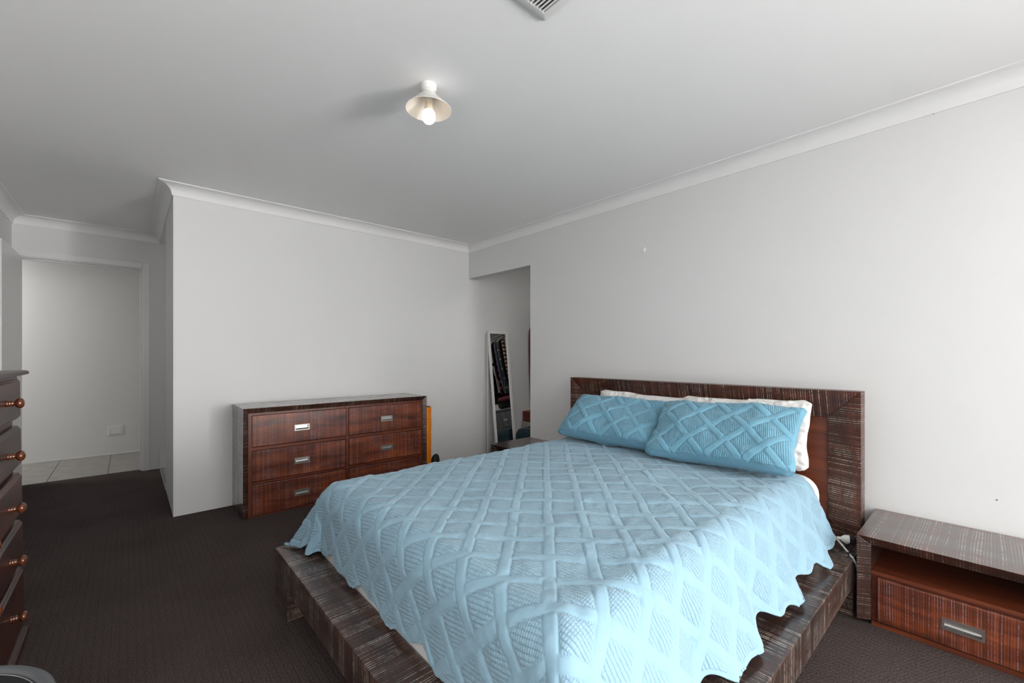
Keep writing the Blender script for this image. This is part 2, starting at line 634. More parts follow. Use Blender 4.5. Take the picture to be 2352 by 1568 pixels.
# hall doorway: jambs, architrave, open leaf
dr = bpy.data.objects.new('door_1', None)
C.objects.link(dr)
struct(dr, 'white hall doorway with its door standing open against the left wall', 'door')
jy0, jy1 = YD - 0.004, YD + 0.094
JR, JL, JZ = 0.095, -0.725, 2.035
def jamb(x0, x1, z0, z1):
    B(x0, x1, jy0, jy1, z0, z1).build('jamb', M_TRIM, dr, 0.002)
jamb(JR, JR + .03, 0, JZ + .03)
jamb(JL - .03, JL, 0, JZ + .03)
B(JL, JR, jy0, jy1, JZ, JZ + .03).build('jamb', M_TRIM, dr, 0.002)
# door stops
B(JR - .012, JR, YD + .04, YD + .075, 0, JZ).build('door_stop', M_TRIM, dr, 0.002)
B(JL, JR - .012, YD + .04, YD + .075, JZ - .012, JZ).build('door_stop', M_TRIM, dr, 0.002)
aw = 0.055
B(JR + .008, JR + .008 + aw, YD - .018, YD - .0, 0, JZ + .008 + aw).build('architrave', M_TRIM, dr, 0.006, seg=3)
B(JL - .03, JR + .008, YD - .018, YD - .0, JZ + .008, JZ + .008 + aw).build('architrave', M_TRIM, dr, 0.006, seg=3)
B(JR - .001, JR + .0015, YD + .008, YD + .03, 0.96, 1.03).build('strike_plate', M_STEEL, dr)
leaf = B(XL + 0.025, XL + 0.063, YD - 0.02 - 0.815, YD - 0.022, 0.012, 2.035).build('door_leaf', M_TRIM, dr, 0.002)

# ------------------------------------------------------------------ bed frame
bed = thing('bed_frame', (0.515, 1.335, 0), 'low dark-stained timber platform bed frame with mitred headboard', 'bed')
BX0, BX1 = 0.0, 2.115           # local: foot face .. headboard front
HY = 0.92                       # half width
RW, RT, RB = 0.142, 0.262, 0.137


def rail_x(y0, y1):
    return MB()


# foot rail + side rails, mitred at the foot corners
RWS = 0.158
MB().hexa([(0, -HY, RB), (0, HY, RB), (RW, HY - RWS, RB), (RW, -HY + RWS, RB)],
          [(0, -HY, RT), (0, HY, RT), (RW, HY - RWS, RT), (RW, -HY + RWS, RT)]).build('foot_rail', w_rail(1), bed, 0.003)
for s in (-1, 1):
    MB().hexa([(0, s * HY, RB), (BX1, s * HY, RB), (BX1, s * (HY - RWS), RB), (RW, s * (HY - RWS), RB)],
              [(0, s * HY, RT), (BX1, s * HY, RT), (BX1, s * (HY - RWS), RT), (RW, s * (HY - RWS), RT)]).build('side_rail', w_rail(0), bed, 0.003)
for s in (-1, 1):
    for x0, x1 in ((0.002, 0.09), (1.9, 2.08)):
        y0, y1 = sorted((s * (HY - .002), s * (HY - .2)))
        B(x0, x1, y0, y1, 0, RB).build('leg', w_rail(2), bed, 0.002)
B(RW + .001, BX1, -HY + RWS + .001, HY - RWS - .001, 0.15, 0.17).build('slat_base', w_smooth(1), bed)
B(RW + .4, 1.8, -.05, .05, 0, 0.15).build('centre_beam', w_smooth(0), bed)
# headboard: bevelled mitred frame around a recessed panel
HZ = 0.992
HWB = 0.912
fx, bx, ix = BX1, BX1 + 0.092, BX1 + 0.046
FWd = 0.142
ho = [(-HWB, 0.0), (-HWB, HZ), (HWB, HZ), (HWB, 0.0)]
hi = [(-HWB + FWd, 0.0), (-HWB + FWd, HZ - FWd), (HWB - FWd, HZ - FWd), (HWB - FWd, 0.0)]
hb_parts = (('headboard_post', 0, 1, 2), ('headboard_top', 1, 2, 1), ('headboard_post', 2, 3, 2))
for nm, i, j, ax in hb_parts:
    o0, o1, i0, i1 = ho[i], ho[j], hi[i], hi[j]
    a = [(fx, *o0), (fx, *o1), (ix, *i1), (ix, *i0)]
    b = [(bx, *o0), (bx, *o1), (bx, *i1), (bx, *i0)]
    MB().hexa(a, b).build(nm, w_head(ax), bed, 0.0025)
B(ix + 0.012, ix + 0.03, -HWB + FWd - .002, HWB - FWd + .002, 0.0, HZ - FWd + .002).build('headboard_panel', w_smooth(1), bed)

# ------------------------------------------------------------------ mattress
def rounded_slab(x0, x1, y0, y1, z0, z1, r, nx=26, ny=22):
    """pillow-edged slab as one closed surface"""
    bm = bmesh.new()
    bmesh.ops.create_cube(bm, size=1.0)
    for v in bm.verts:
        v.co = Vector(((x0 + x1) / 2 + v.co.x * (x1 - x0), (y0 + y1) / 2 + v.co.y * (y1 - y0), (z0 + z1) / 2 + v.co.z * (z1 - z0)))
    bmesh.ops.bevel(bm, geom=list(bm.edges), offset=r, segments=6, profile=0.5, affect='EDGES')
    return bm


bm = rounded_slab(0.661, 2.655, 0.578, 2.092, 0.172, 0.556, 0.09)
me = bpy.data.meshes.new('mattress')
bm.to_mesh(me)
bm.free()
me.materials.append(M_SHEET)
me.polygons.foreach_set('use_smooth', [True] * len(me.polygons))
mat_o = bpy.data.objects.new('mattress', me)
C.objects.link(mat_o)
tag(mat_o, 'thick mattress under a white fitted sheet on the platform bed', 'mattress')

# ------------------------------------------------------------------ quilt pattern
def vnoise(x, y, seed=0):
    """smooth 2D value noise for numpy arrays"""
    xi, yi = np.floor(x).astype(np.int64), np.floor(y).astype(np.int64)
    xf, yf = x - xi, y - yi
    xf, yf = xf * xf * (3 - 2 * xf), yf * yf * (3 - 2 * yf)

    def h(i, j):
        n = (i * 374761393 + j * 668265263 + seed * 982451653) & 0xffffffff
        n = ((n ^ (n >> 13)) * 1274126177) & 0xffffffff
        return ((n ^ (n >> 16)) & 0xffff) / 65535.0
    return (h(xi, yi) * (1 - xf) + h(xi + 1, yi) * xf) * (1 - yf) + (h(xi, yi + 1) * (1 - xf) + h(xi + 1, yi + 1) * xf) * yf - 0.5


def lattice(a, b, sp, bw, ang=45.0, wob=0.004):
    """woven diamond lattice: returns (height 0..1 of bands/fields, rib mask)"""
    a = a + vnoise(a * 7, b * 7, 3) * wob * 2
    b = b + vnoise(a * 7, b * 7, 9) * wob * 2
    c, s = math.cos(math.radians(ang)), math.sin(math.radians(ang))
    p, q = a * c + b * s, -a * s + b * c
    ip, iq = np.floor(p / sp + 0.5), np.floor(q / sp + 0.5)
    dp, dq = p - ip * sp, q - iq * sp         # distance to nearest band centre lines
    hp = np.sqrt(np.clip(1 - (dp / (bw / 2)) ** 4, 0, 1))
    hq = np.sqrt(np.clip(1 - (dq / (bw / 2)) ** 4, 0, 1))
    over = ((ip + iq) % 2) == 0               # which band is on top at each crossing
    inp, inq = np.abs(dp) < bw / 2, np.abs(dq) < bw / 2
    fld_d = np.minimum(np.abs(dp), np.abs(dq)) - bw / 2
    field = 0.62 * (1 - np.exp(-np.clip(fld_d, 0, 1) / 0.005))
    band = np.where(inp & inq, np.where(over, hp, hq), np.where(inp, hp, hq))
    # bands pucker diagonally along their length
    puck = 0.22 * vnoise(p * 55 + q * 20, q * 55 - p * 20, 5)
    h = np.where(inp | inq, band * (1 + puck), field)
    rib = np.clip(fld_d / 0.004, 0, 1)
    return h, rib


def grid_object(name, P, A, Bc, rib, mat, flip=False):
    """P (n,m,3) positions, A/Bc flat coords for uv"""
    n, m = A.shape
    me = bpy.data.meshes.new(name)
    idx = np.arange(n * m).reshape(n, m)
    q = np.stack([idx[:-1, :-1], idx[1:, :-1], idx[1:, 1:], idx[:-1, 1:]], -1).reshape(-1, 4)
    if flip:
        q = q[:, ::-1]
    nf = len(q)
    me.vertices.add(n * m)
    me.vertices.foreach_set('co', P.reshape(-1).astype(np.float32))
    me.loops.add(nf * 4)
    me.loops.foreach_set('vertex_index', q.reshape(-1).astype(np.int32))
    me.polygons.add(nf)
    me.polygons.foreach_set('loop_start', (np.arange(nf) * 4).astype(np.int32))
    me.polygons.foreach_set('use_smooth', np.ones(nf, dtype=bool))
    me.update(calc_edges=True)
    uvl = me.uv_layers.new(name='UVMap')
    uv = np.stack([A.reshape(-1)[q.reshape(-1)], Bc.reshape(-1)[q.reshape(-1)]], -1)
    uvl.data.foreach_set('uv', uv.reshape(-1).astype(np.float32))
    at = me.attributes.new('rib', 'FLOAT', 'POINT')
    at.data.foreach_set('value', rib.reshape(-1).astype(np.float32))
    me.materials.append(mat)
    me.validate()
    o = bpy.data.objects.new(name, me)
    C.objects.link(o)
    return o


def surf_normals(P):
    du = np.gradient(P, axis=0)
    dv = np.gradient(P, axis=1)
    n = np.cross(du, dv)
    return n / (np.linalg.norm(n, axis=-1, keepdims=True) + 1e-12)


# ------------------------------------------------------------------ coverlet
def build_coverlet():
    st = 0.0046
    a0, a1 = 0.408, 2.46
    b0, b1 = 0.312, 2.40
    a = np.linspace(a0, a1, int((a1 - a0) / st))
    b = np.linspace(b0, b1, int((b1 - b0) / st))
    A, Bc = np.meshgrid(a, b, indexing='ij')
    # wavy hems: pull the outer rows of the flat cloth in and out a little
    ha = 0.016 * np.sin(Bc * 17 + 1.0) + 0.012 * np.sin(Bc * 41)
    hbr = 0.022 * np.sin(A * 13.5 - 0.6) + 0.014 * np.sin(A * 33 + 1)
    Af = A + ha * np.clip((0.75 - A) / 0.35, 0, 1) ** 2
    Bf = Bc + hbr * np.clip((0.65 - Bc) / 0.35, 0, 1) ** 2
    cx0, cx1, cy0, cy1 = 0.752, 9.0, 0.672, 2.008
    qx, qy = np.clip(Af, cx0, cx1), np.clip(Bf, cy0, cy1)
    dx, dy = Af - qx, Bf - qy
    d = np.sqrt(dx * dx + dy * dy) + 1e-9
    d = d * (1 - 0.15 * (2 * np.abs(dx * dy) / d ** 2) ** 2)
    nx, ny = dx / d, dy / d
    foot, right, left = np.clip(-nx, 0, 1), np.clip(-ny, 0, 1), np.clip(ny, 0, 1)
    thm = np.radians(88 * foot ** 2 + 67 * right ** 2 + 71 * left ** 2 - 30 * (2 * foot * (right + left)) ** 1.0)
    R = 0.10
    ztop = 0.578
    arc = np.minimum(d / R, thm)
    s = np.clip(d - R * thm, 0, None)
    out = R * np.sin(arc) + s * np.cos(thm)
    drop = R * (1 - np.cos(arc)) + s * np.sin(thm)
    # hanging folds grow toward the hem
    tang = Af * (right + left) + Bf * foot
    ramp = np.clip((d - 0.08) / 0.28, 0, 1)
    fold = (0.016 * np.sin(tang * 15 + 0.4) + 0.010 * np.sin(tang * 31 + 1.7)) * ramp * (0.12 * foot + right + left)
    cang = np.arctan2(np.abs(ny), np.abs(nx) + 1e-9)
    corner = 2 * foot * (right + left)
    fold += 0.016 * np.sin(cang * 9 + 0.8) * ramp * corner
    out = out + np.where(d > 1e-6, fold, 0)
    X, Y, Z = qx + nx * out, qy + ny * out, ztop - drop
    # the cloth comes to rest on the rails
    railz = 0.2705 + 0.012 * np.clip(vnoise(Af * 9, Bf * 9, 4) + .35, 0, 1)
    Z = np.maximum(Z, railz)
    # loose rise and fall of the top
    top = np.clip(1 - d / 0.2, 0, 1)
    Z = Z + top * (0.014 * vnoise(Af * 3.1, Bf * 3.1, 1) + 0.010 * vnoise(Af * 8, Bf * 8, 2))
    # crowning toward the middle, flatter to the head
    P = np.stack([X, Y, Z], -1)
    N = surf_normals(P)
    N[N[..., 2] < -0.2] *= -1
    h, rib = lattice(Af - 0.02, Bf, 0.124, 0.037, 44.0)
    wr = vnoise(Af * 26 + Bf * 9, Bf * 30 - Af * 8, 6) * 0.0035 + vnoise(Af * 60, Bf * 60, 8) * 0.0012
    rgt = np.clip((1.25 - Bf) / 0.7, 0, 1)
    crease = np.abs(vnoise(Af * 14 - Bf * 10, Bf * 16 + Af * 6, 12)) * 0.009 * rgt
    P = P + N * (h * 0.0052 + wr + crease + 0.002)[..., None]
    # hem border strip has no ribs
    edge = np.minimum.reduce([A - a0, Bc - b0, b1 - Bc])
    rib = np.where(edge < 0.014, 0, rib)
    o = grid_object('coverlet', P, Af, Bf, rib, M_QUILT)
    md = o.modifiers.new('solid', 'SOLIDIFY')
    md.thickness, md.offset = 0.005, -1
    tag(o, 'pale blue quilted coverlet with woven diamond bands spread over the bed', 'bedspread')
    return o


build_coverlet()


# ------------------------------------------------------------------ pillows
def pillow(name, W, H, T, mat, origin, right, up, quilt=False, seed=0, pinch=0.06, sag=0.0, ear=1.0):
    """origin: middle of the bottom edge; right/up: axes of the pillow face"""
    nu, nv = (190, 130) if quilt else (110, 80)
    u = np.linspace(-1, 1, nu)
    v = np.linspace(-1, 1, nv)
    U, V = np.meshgrid(u, v, indexing='ij')
    right, up = Vector(right).normalized(), Vector(up).normalized()
    nrm_ = right.cross(up)
    up = nrm_.cross(right).normalized()
    nrm_.normalize()
    bot = None
    sides = []
    # rounded corner outline
    r_c = 0.10
    for sgn in (1, -1):
        # edges bow in between the corner ears
        X = U * W / 2 * (1 - pinch * (1 - V ** 2) * np.abs(U) ** 3)
        Yv = V * H / 2 * (1 - pinch * 1.2 * (1 - U ** 2) * np.abs(V) ** 3)
        # soften ears
        cr = np.clip(np.abs(U) + np.abs(V) - 1.88, 0, 1) * ear
        X, Yv = X * (1 - 0.55 * cr), Yv * (1 - 0.55 * cr)
        prof = (np.clip(1 - U ** 4, 0, 1) * np.clip(1 - V ** 4, 0, 1)) ** 0.55
        belly = 1 - 0.18 * V
        Zt = sgn * T / 2 * prof * belly
        Zt = Zt + prof * (vnoise(U * 2.3 + seed, V * 2.3, seed) * 0.035 + vnoise(U * 6 + seed, V * 6, seed + 1) * 0.010)
        X = X + vnoise(U * 3, V * 3, seed + 4) * 0.012
        Yv = Yv + vnoise(U * 3, V * 3, seed + 5) * 0.012 * (V > -0.9)
        Yv = Yv - sag * (1 - U ** 2) * np.clip(V, 0, 1)
        loc = np.stack([X, Yv + H / 2, Zt], -1)
        fa, fb = X, Yv
        rib = np.zeros_like(U)
        if quilt:
            N = surf_normals(loc)
            if N[nu // 2, nv // 2, 2] * sgn < 0:
                N = -N
            h, rib = lattice(fa + 0.03, fb + 0.01, 0.128, 0.034, 45.0)
            flange = np.clip((np.minimum(1 - np.abs(U), (1 - np.abs(V)) * H / W) * W / 2 - 0.006) / 0.012, 0, 1)
            wr = vnoise(fa * 45 + seed, fb * 45, 7) * 0.0025
            loc = loc + N * ((h * 0.0075 + wr) * flange)[..., None]
            rib = rib * flange
        else:
            N = surf_normals(loc)
            if N[nu // 2, nv // 2, 2] * sgn < 0:
                N = -N
            e = np.clip((1 - np.minimum(1 - np.abs(U), 1 - np.abs(V)) * 2.5), 0, 1)
            wr = vnoise(U * 13 + seed, V * 13, seed + 2) * 0.014 * e + vnoise(U * 26, V * 5 + seed, seed + 3) * 0.006
            loc = loc + N * (wr * np.clip((1 - np.abs(U)) * 20, 0, 1) * np.clip((1 - np.abs(V)) * 20, 0, 1))[..., None]
        sides.append((loc, fa, fb, rib))
    M = np.array([list(right), list(up), list(nrm_)])
    allP, allA, allB, allR, faces = [], [], [], [], []
    off = 0
    for k, (loc, fa, fb, rib) in enumerate(sides):
        P = loc.reshape(-1, 3) @ M
        allP.append(P)
        allA.append(fa.reshape(-1) + k * 3)
        allB.append(fb.reshape(-1))
        allR.append(rib.reshape(-1))
        idx = np.arange(nu * nv).reshape(nu, nv) + off
        q = np.stack([idx[:-1, :-1], idx[1:, :-1], idx[1:, 1:], idx[:-1, 1:]], -1).reshape(-1, 4)
        faces.append(q if k == 0 else q[:, ::-1])
        off += nu * nv
    P, q = np.concatenate(allP), np.concatenate(faces)
    A, Bq, Rq = np.concatenate(allA), np.concatenate(allB), np.concatenate(allR)
    me = bpy.data.meshes.new(name)
    nf = len(q)
    me.vertices.add(len(P))
    me.vertices.foreach_set('co', P.reshape(-1).astype(np.float32))
    me.loops.add(nf * 4)
    me.loops.foreach_set('vertex_index', q.reshape(-1).astype(np.int32))
    me.polygons.add(nf)
    me.polygons.foreach_set('loop_start', (np.arange(nf) * 4).astype(np.int32))
    me.polygons.foreach_set('use_smooth', np.ones(nf, dtype=bool))
    me.update(calc_edges=True)
    uvl = me.uv_layers.new(name='UVMap')
    uv = np.stack([A[q.reshape(-1)], Bq[q.reshape(-1)]], -1)
    uvl.data.foreach_set('uv', uv.reshape(-1).astype(np.float32))
    at = me.attributes.new('rib', 'FLOAT', 'POINT')
    at.data.foreach_set('value', Rq.astype(np.float32))
    me.materials.append(mat)
    bm = bmesh.new()
    bm.from_mesh(me)
    bmesh.ops.remove_doubles(bm, verts=bm.verts, dist=0.0008)
    bm.to_mesh(me)
    bm.free()
    o = bpy.data.objects.new(name, me)
    C.objects.link(o)
    o.location = origin
    return o


# axes: pillow "right" runs toward -y (towards the window), face looks to -x
tag(pillow('pillow_sham', 0.75, 0.405, 0.14, M_SHAM, (2.215, 0.962, 0.612), (0.05, -1, 0.03), (0.70, 0, 0.69), True, 3),
    'blue quilted pillow sham overlapping the other sham, nearer the nightstand with the cables', 'pillow', 'blue quilted shams')
tag(pillow('pillow_sham', 0.72, 0.40, 0.14, M_SHAM, (2.245, 1.665, 0.617), (0.09, -1, -0.02), (0.76, 0.0, 0.62), True, 11),
    'blue quilted pillow sham on the robe side of the bed, tucked behind the other sham', 'pillow', 'blue quilted shams')
tag(pillow('pillow', 0.70, 0.372, 0.11, M_SHEET, (2.525, 0.955, 0.572), (0.0, -1, 0.03), (0.26, 0, 0.9), False, 21, 0.05),
    'white pillow standing behind the front blue sham by the headboard', 'pillow', 'white pillows')
tag(pillow('pillow', 0.70, 0.355, 0.11, M_SHEET, (2.525, 1.60, 0.572), (0.0, -1, -0.03), (0.26, 0, 0.9), False, 33, 0.05),
    'white pillow behind the blue sham on the robe side', 'pillow', 'white pillows')


# ------------------------------------------------------------------ recessed pulls
def panel_hole(u0, u1, v0, v1, hu0, hu1, hv0, hv1, front, back, mapf):
    """board in (u,v) with a rectangular hole, depth axis front/back; mapf(u,v,d)->xyz"""
    m = MB()
    us, vs = [u0, hu0, hu1, u1], [v0, hv0, hv1, v1]
    for d in (front, back):
        for i in range(3):
            for j in range(3):
                if i == 1 and j == 1:
                    continue
                m.quad(mapf(us[i], vs[j], d), mapf(us[i + 1], vs[j], d), mapf(us[i + 1], vs[j + 1], d), mapf(us[i], vs[j + 1], d))
    for (a, b) in (((u0, v0), (u1, v0)), ((u1, v0), (u1, v1)), ((u1, v1), (u0, v1)), ((u0, v1), (u0, v0)),
                   ((hu0, hv0), (hu1, hv0)), ((hu1, hv0), (hu1, hv1)), ((hu1, hv1), (hu0, hv1)), ((hu0, hv1), (hu0, hv0))):
        # subdivide along the grid so edges weld
        cu = sorted({a[0], b[0]} | {u for u in us if min(a[0], b[0]) < u < max(a[0], b[0])})
        cv = sorted({a[1], b[1]} | {v for v in vs if min(a[1], b[1]) < v < max(a[1], b[1])})
        pts = [(u, cv[0]) for u in cu] if len(cv) == 1 else [(cu[0], v) for v in cv]
        for p, q in zip(pts[:-1], pts[1:]):
            m.quad(mapf(*p, front), mapf(*q, front), mapf(*q, back), mapf(*p, back))
    return m


def weld(o):
    bm = bmesh.new()
    bm.from_mesh(o.data)
    bmesh.ops.remove_doubles(bm, verts=bm.verts, dist=1e-5)
    bmesh.ops.recalc_face_normals(bm, faces=bm.faces)
    bm.to_mesh(o.data)
    bm.free()
    return o


def drawer(parent, u0, u1, v0, v1, hc, hs, front, thick, mapf, mat):
    """drawer front with a flush rectangular pull centred at hc, size hs"""
    hu, hv = hs[0] / 2, hs[1] / 2
    d = weld(panel_hole(u0, u1, v0, v1, hc[0] - hu + .008, hc[0] + hu - .008, hc[1] - hv + .008, hc[1] + hv - .008, front, front + thick, mapf)
             .build('drawer', mat, parent, 0.003))
    w = 0.0085
    m = MB()
    a = [(hc[0] - hu, hc[1] - hv), (hc[0] + hu, hc[1] - hv), (hc[0] + hu, hc[1] + hv), (hc[0] - hu, hc[1] + hv)]
    b = [(hc[0] - hu + w, hc[1] - hv + w), (hc[0] + hu - w, hc[1] - hv + w), (hc[0] + hu - w, hc[1] + hv - w), (hc[0] - hu + w, hc[1] + hv - w)]
    e = 0.003
    depth = min(thick - 0.002, 0.016)
    c = [(p[0], p[1]) for p in b]
    # back of the cup leans forward at the lower lip
    dd = [depth * .9, depth * .9, depth, depth]
    for i in range(4):
        j = (i + 1) % 4
        m.quad(mapf(*a[i], front - e), mapf(*a[j], front - e), mapf(*b[j], front - e), mapf(*b[i], front - e))
        m.quad(mapf(*a[i], front - e), mapf(*a[j], front - e), mapf(*a[j], front + .001), mapf(*a[i], front + .001))
        m.quad(mapf(*b[i], front - e), mapf(*b[j], front - e), mapf(*c[j], front + dd[j]), mapf(*c[i], front + dd[i]))
    m.quad(*[mapf(*c[i], front + dd[i]) for i in range(4)])
    # small curved finger lip along the lower edge
    lo = hc[1] - hv + w
    pts = []
    for k in range(5):
        t = k / 4 * PI / 2
        pts.append((lo + 0.012 * (1 - math.sin(t)), front + depth * .95 - 0.012 * (1 - math.cos(t))))
    for (v_, d_), (v2, d2) in zip(pts[:-1], pts[1:]):
        m.quad(mapf(hc[0] - hu + w, v_, d_), mapf(hc[0] + hu - w, v_, d_), mapf(hc[0] + hu - w, v2, d2), mapf(hc[0] - hu + w, v2, d2))
    h = m.build('handle', M_STEEL, d)
    h['label'] = 'brushed metal recessed pull'
    return d


def bevel_frame(parent, u0, u1, v0, v1, w, wtop, front, inner, back, mapf, names, mats, bottom=0.0):
    """three-sided mitred surround: left, top, right boards whose front edge slopes inwards"""
    o = [(u0, v0), (u0, v1), (u1, v1), (u1, v0)]
    i = [(u0 + w, v0), (u0 + w, v1 - wtop), (u1 - w, v1 - wtop), (u1 - w, v0)]
    for k in range(3):
        a = [mapf(*o[k], front), mapf(*o[k + 1], front), mapf(*i[k + 1], inner), mapf(*i[k], inner)]
        b = [mapf(*o[k], back), mapf(*o[k + 1], back), mapf(*i[k + 1], back), mapf(*i[k], back)]
        MB().hexa(a, b).build(names[k], mats[k], parent, 0.002)


# ------------------------------------------------------------------ wide dresser
dres = thing('dresser', (0.600, 3.520, 0), 'wide dark wooden dresser with six drawers and metal recessed pulls', 'dresser')
mp = lambda u, v, d: (u, d, v)
DW, DH, DD = 1.476, 0.789, 0.415
bevel_frame(dres, 0, DW, 0.0, DH, 0.036, 0.038, 0.0, 0.018, DD, mp, ('side_panel', 'top', 'side_panel'), (w_frame(2), w_frame(0), w_frame(2)))
B(0.036, DW - .036, 0.045, DD - .005, 0.004, DH - .038).build('carcass', w_smooth(0), dres)
# face frame behind the drawer gaps
fz = [(0.737, DH - .038), (0.482, 0.503), (0.238, 0.252), (0.0, 0.010)]
for z0, z1 in fz:
    B(0.0365, DW - .0365, 0.022, 0.046, z0, z1).build('face_frame', w_smooth(0), dres)
for x0, x1 in ((0.0365, 0.057), (0.733, 0.752), (DW - .056, DW - .0365)):
    B(x0, x1, 0.021, 0.046, 0.0, DH - .038).build('face_frame', w_smooth(2), dres)
cols = ((0.059, 0.729), (0.755, 1.418))
rows = ((0.508, 0.732), (0.257, 0.477), (0.013, 0.233))
for (x0, x1) in cols:
    for (z0, z1) in rows:
        drawer(dres, x0, x1, z0, z1, ((x0 + x1) / 2, (z0 + z1) / 2 - 0.004), (0.108, 0.046), 0.016, 0.028, mp, w_drawer(0))


# ------------------------------------------------------------------ nightstands
def nightstand(loc, label):
    """local: +u runs toward -y from the near edge; front looks to -x"""
    t = thing('nightstand', loc, label, 'nightstand', 'low wooden nightstands')
    mp = lambda u, v, d: (d, -u, v)
    W, H, D = 0.64, 0.386, 0.475
    bevel_frame(t, 0, W, 0.018, H, 0.046, 0.040, 0.0, 0.026, D, mp, ('side_panel', 'top', 'side_panel'), (w_frame(2), w_frame(1), w_frame(2)))
    B(0.03, D - .005, -W + .0465, -.0465, 0.222, 0.236).build('shelf', w_smooth(1), t)
    B(D - .02, D - .006, -W + .0465, -.0465, 0.02, H - .04).build('back_panel', w_smooth(1), t)
    B(0.045, D - .006, -W + .0465, -.0465, 0.0, 0.2215).build('carcass', w_smooth(1), t)
    B(0.030, 0.0445, -W + .0465, -.0465, 0.0, 0.020).build('plinth', w_smooth(1), t)
    drawer(t, 0.066, W - .066, 0.026, 0.212, (W / 2, 0.112), (0.116, 0.046), 0.020, 0.024, mp, w_drawer(1))
    return t


nightstand((2.378, 0.398, 0), 'low wooden nightstand with open shelf and drawer beside the cables at the carpeted side')
nightstand((2.385, 2.955, 0), 'low wooden nightstand between the bed and the robe opening')

# ------------------------------------------------------------------ tall chest
tc = thing('tall_chest', (-0.324, 2.70, 0), 'tall polished mahogany chest of drawers with turned round knobs', 'chest of drawers', rot=(0, -math.radians(0.7), 0))
TW, TH, TD = 0.94, 1.107, 0.405
B(-TD, -0.024, -TW + .006, -0.006, 0.03, TH - .03).build('carcass', w_polish(2), tc)
# moulded top board
def mould_board(x0, x1, y0, y1, steps, name, mat, parent):
    """steps: list of (inset, z) from the bottom up; insets on the front and both ends"""
    m = MB()
    loops = [[(x0, y0 + i, z), (x1 - i, y0 + i, z), (x1 - i, y1 - i, z), (x0, y1 - i, z)] for i, z in steps]
    base = len(m.v)
    for lp in loops:
        m.v += lp
    for k in range(len(loops) - 1):
        for e in range(4):
            e2 = (e + 1) % 4
            m.f.append((base + k * 4 + e, base + k * 4 + e2, base + (k + 1) * 4 + e2, base + (k + 1) * 4 + e))
    m.f.append(tuple(base + e for e in (3, 2, 1, 0)))
    m.f.append(tuple(base + (len(loops) - 1) * 4 + e for e in range(4)))
    return m.build(name, mat, parent, 0.001)


mould_board(-TD, 0.022, -TW - .018, 0.018, [(0.030, TH - .035), (0.030, TH - .024), (0.010, TH - .020), (0.0, TH - .016), (0.0, TH - .006), (0.006, TH - .002), (0.012, TH - .0)], 'top', w_polish(1), tc)
mould_board(-TD, 0.010, -TW - .008, 0.008, [(0.0, 0.0), (0.0, 0.026), (0.006, 0.033), (0.016, 0.038), (0.020, 0.046)], 'plinth', w_polish(1), tc)
kn_prof = [(0.0125, 0.0), (0.0125, 0.003), (0.0098, 0.0045), (0.0118, 0.007), (0.0118, 0.009), (0.0098, 0.011), (0.0112, 0.0135), (0.0108, 0.016), (0.0085, 0.019),
           (0.0100, 0.0215), (0.0155, 0.0255), (0.0190, 0.031), (0.0192, 0.035), (0.0160, 0.041), (0.0095, 0.0445), (0.0002, 0.046)]
drz = [(1.075, 0.906), (0.878, 0.711), (0.684, 0.514), (0.487, 0.318), (0.290, 0.060)]
for z1, z0 in drz:
    y0, y1 = -TW + 0.004, -0.004
    m = MB()
    # slab with an ogee edge: back rectangle, shoulder, face
    lp = []
    for inset, x in ((0.0, -0.022), (0.0, -0.012), (0.005, -0.006), (0.009, -0.005), (0.014, 0.0)):
        lp.append([(x, y0 + inset * .5, z0 + inset), (x, y1 - inset * .5, z0 + inset), (x, y1 - inset * .5, z1 - inset), (x, y0 + inset * .5, z1 - inset)])
    for l_ in lp:
        m.v += l_
    for k in range(len(lp) - 1):
        for e in range(4):
            e2 = (e + 1) % 4
            m.f.append((k * 4 + e, k * 4 + e2, (k + 1) * 4 + e2, (k + 1) * 4 + e))
    m.f.append((3, 2, 1, 0))
    m.f.append(tuple((len(lp) - 1) * 4 + e for e in range(4)))
    d = m.build('drawer', w_polish(1), tc, 0.0008)
    zk = (z0 + z1) / 2 + (0.018 if z1 < .3 else 0)
    for yk in (-0.285, -0.715):
        k = MB().lathe(kn_prof, 24, Matrix.Translation((0.0, yk, zk)) @ Matrix.Rotation(PI / 2, 4, 'Y')).build('knob', M_BRONZE, d, smooth=True)

# ------------------------------------------------------------------ round black lidded bin, lower left
bn = thing('round_bin', (-0.292, 1.055, 0), 'round black bin with grey rim and sunken lid in front of the tall chest', 'bin')
M_RIM = base_mat('grey_rim_plastic', (0.075, 0.08, 0.085, 1), 0.45)
MB().lathe([(0.165, 0.0), (0.178, 0.01), (0.194, 0.56)], 64).build('body', M_BLACKPL, bn, smooth='auto')
MB().lathe([(0.194, 0.55), (0.2005, 0.556), (0.202, 0.588), (0.200, 0.598), (0.194, 0.602), (0.186, 0.601), (0.182, 0.598), (0.181, 0.592)], 72, cap=False).build('rim', M_RIM, bn, smooth=True)
MB().lathe([(0.1805, 0.588), (0.1805, 0.594), (0.1785, 0.5955), (0.1765, 0.594), (0.172, 0.578), (0.15, 0.566), (0.001, 0.562)], 72, cap=False).build('lid', base_mat('black_gloss_lid', (0.006, 0.0065, 0.008, 1), 0.5, 0.0, 0.25), bn, smooth=True)
lipr = [(0.1785 * math.cos(a), 0.1785 * math.sin(a), 0.5958) for a in [2 * PI * k / 72 for k in range(73)]]
MB().tube(lipr, 0.0010, 8).build('lid_lip', M_STEEL, bn, smooth=True)
ring = [(0.055 * math.cos(a) + 0.115, 0.055 * math.sin(a) + 0.045, 0.5675) for a in [2 * PI * k / 40 for k in range(41)]]
MB().tube(ring, 0.0012, 8).build('lid_ring', M_STEEL, bn, smooth=True)

